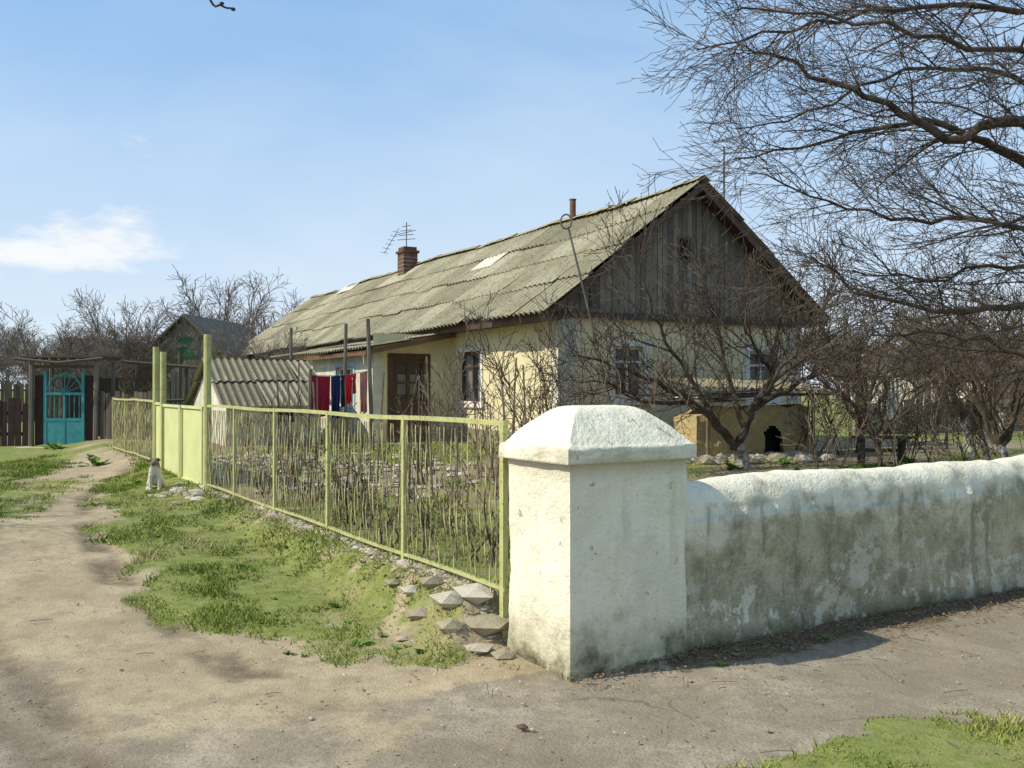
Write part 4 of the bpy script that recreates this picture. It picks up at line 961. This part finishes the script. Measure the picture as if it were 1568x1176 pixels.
# ------------------------------------------------------------------ dog sitting by the gate
def dog():
    vs=[((0,.13,.10),.085),((0,.09,.19),.082),((0,.03,.27),.075),((0,-.01,.34),.052),((0,-.035,.395),.056),((0,-.085,.385),.034),((0,-.125,.375),.024)]
    ed=[(i,i+1) for i in range(6)]
    def add(p,rr,par): vs.append((p,rr)); ed.append((par,len(vs)-1)); return len(vs)-1
    for sg in (-1,1):
        a=add((sg*.055,-.01,.23),.035,2); a=add((sg*.055,-.02,.12),.024,a); a=add((sg*.055,-.03,.03),.02,a); add((sg*.055,-.075,.018),.02,a)
        a=add((sg*.085,.04,.13),.045,0); a=add((sg*.1,.12,.05),.026,a); a=add((sg*.1,.05,.02),.02,a); add((sg*.1,-.02,.018),.018,a)
        a=add((sg*.045,-.02,.43),.018,4); add((sg*.075,-.03,.405),.010,a)
    a=add((0,.22,.05),.02,0); add((.06,.30,.03),.012,a)
    me=bpy.data.meshes.new('dog'); me.from_pydata([v[0] for v in vs],ed,[]); ob=link(bpy.data.objects.new('sitting_dog',me))
    sk=ob.modifiers.new('skin','SKIN'); 
    for i,v in enumerate(vs): me.skin_vertices[0].data[i].radius=(v[1],v[1]); 
    me.skin_vertices[0].data[0].use_root=True
    ob.modifiers.new('sub','SUBSURF').levels=2; ob.modifiers['sub'].render_levels=2
    n=N('dog_fur',.9,.1); tc=n.t.nodes.new('ShaderNodeTexCoord'); z=n.sep(tc.outputs['Object'])[2]; a=n.noise(9,4,.6,tc.outputs['Object']); zz=n.math('ADD',z,n.math('MULTIPLY',n.math('SUBTRACT',a,.5),.25))
    n.col(n.mix(n.ramp(zz,.30,.36),(.60,.56,.48),(.17,.14,.11))); n.bump(n.noise(90,3,.6,tc.outputs['Object']),.6,.01)
    me.materials.append(n.mat)
    q=(-4.78,12.25); ob.location=(q[0],q[1],H(*q)); ob.rotation_euler=(0,0,R(12))
    mb=MB(); rr=random.Random(1)
    for p,s in (((.022,-.085,.405),.007),((-.022,-.085,.405),.007),((0,-.15,.378),.011)): mb.stone(p,s,rr,0,1)
    mb.obj('eyes_and_nose',M['dark'],ob)
dog()

# ------------------------------------------------------------------ sky, sun, camera
EL=R(43); sv=Vector((-.970*math.cos(EL),-.242*math.cos(EL),math.sin(EL))).normalized()
L=bpy.data.lights.new('sun','SUN'); L.energy=5.0; L.angle=R(.5); L.color=(1,.93,.78)
so=link(bpy.data.objects.new('sun',L)); so.rotation_euler=(-sv).to_track_quat('-Z','Y').to_euler(); so.location=(-10,0,20)
w=bpy.data.worlds.new('World'); scene.world=w; w.use_nodes=True; t=w.node_tree; bg=t.nodes['Background']; bg.inputs[1].default_value=.13
class WN(N):
    def __init__(s): s.t=t
wn=WN()
sky=t.nodes.new('ShaderNodeTexSky'); sky.sky_type='NISHITA'; sky.sun_disc=False; sky.sun_elevation=EL; sky.sun_rotation=math.atan2(-.97,-.242)%(2*math.pi); sky.air_density=1; sky.dust_density=1.0; sky.ozone_density=1.5
tc=t.nodes.new('ShaderNodeTexCoord'); wn.pos=tc.outputs['Generated']
sp=wn.sep(wn.pos)
zc=wn.math('MAXIMUM',sp[2],.04)
cx=wn.math('DIVIDE',sp[0],wn.math('ADD',zc,.12)); cy=wn.math('DIVIDE',sp[1],wn.math('ADD',zc,.12))
cb=t.nodes.new('ShaderNodeCombineXYZ'); t.links.new(cx,cb.inputs[0]); t.links.new(cy,cb.inputs[1])
c1=wn.noise(.5,6,.55,cb.outputs[0],.5)
wisp=wn.ramp(c1,.38,.74,0,.5)
c=wn.mix(.65,sky.outputs[0],(2.6,4.8,7.9))
haze=wn.ramp(sp[2],-.08,.42,.92,0)
c=wn.mix(haze,c,(6.2,6.95,7.6))
c=wn.mix(wisp,c,(5.9,6.8,7.6))
n2=wn.noise(7,6,.6,wn.map((1,1,2.6)))
vd=t.nodes.new('ShaderNodeVectorMath'); vd.operation='DISTANCE'; m_=wn.map((1,1,2.8)); t.links.new(m_,vd.inputs[0]); vd.inputs[1].default_value=(-.43,.888,.146*2.8)
bl=wn.math('ADD',wn.ramp(vd.outputs['Value'],0,.22,.36,0),n2)
cu=wn.ramp(bl,.70,.90,0,.9)
c=wn.mix(cu,c,(7.6,7.65,7.7))
t.links.new(c,bg.inputs[0])

cam=bpy.data.cameras.new('camera'); cam.lens=1400/1568*36; cam.sensor_width=36; cam.clip_end=3000; cam.clip_start=.05
co=link(bpy.data.objects.new('camera',cam)); co.location=(0,0,1.6); co.rotation_euler=(R(90.37),0,0); scene.camera=co
scene.view_settings.view_transform='Standard'; scene.view_settings.look='None'; scene.view_settings.exposure=0
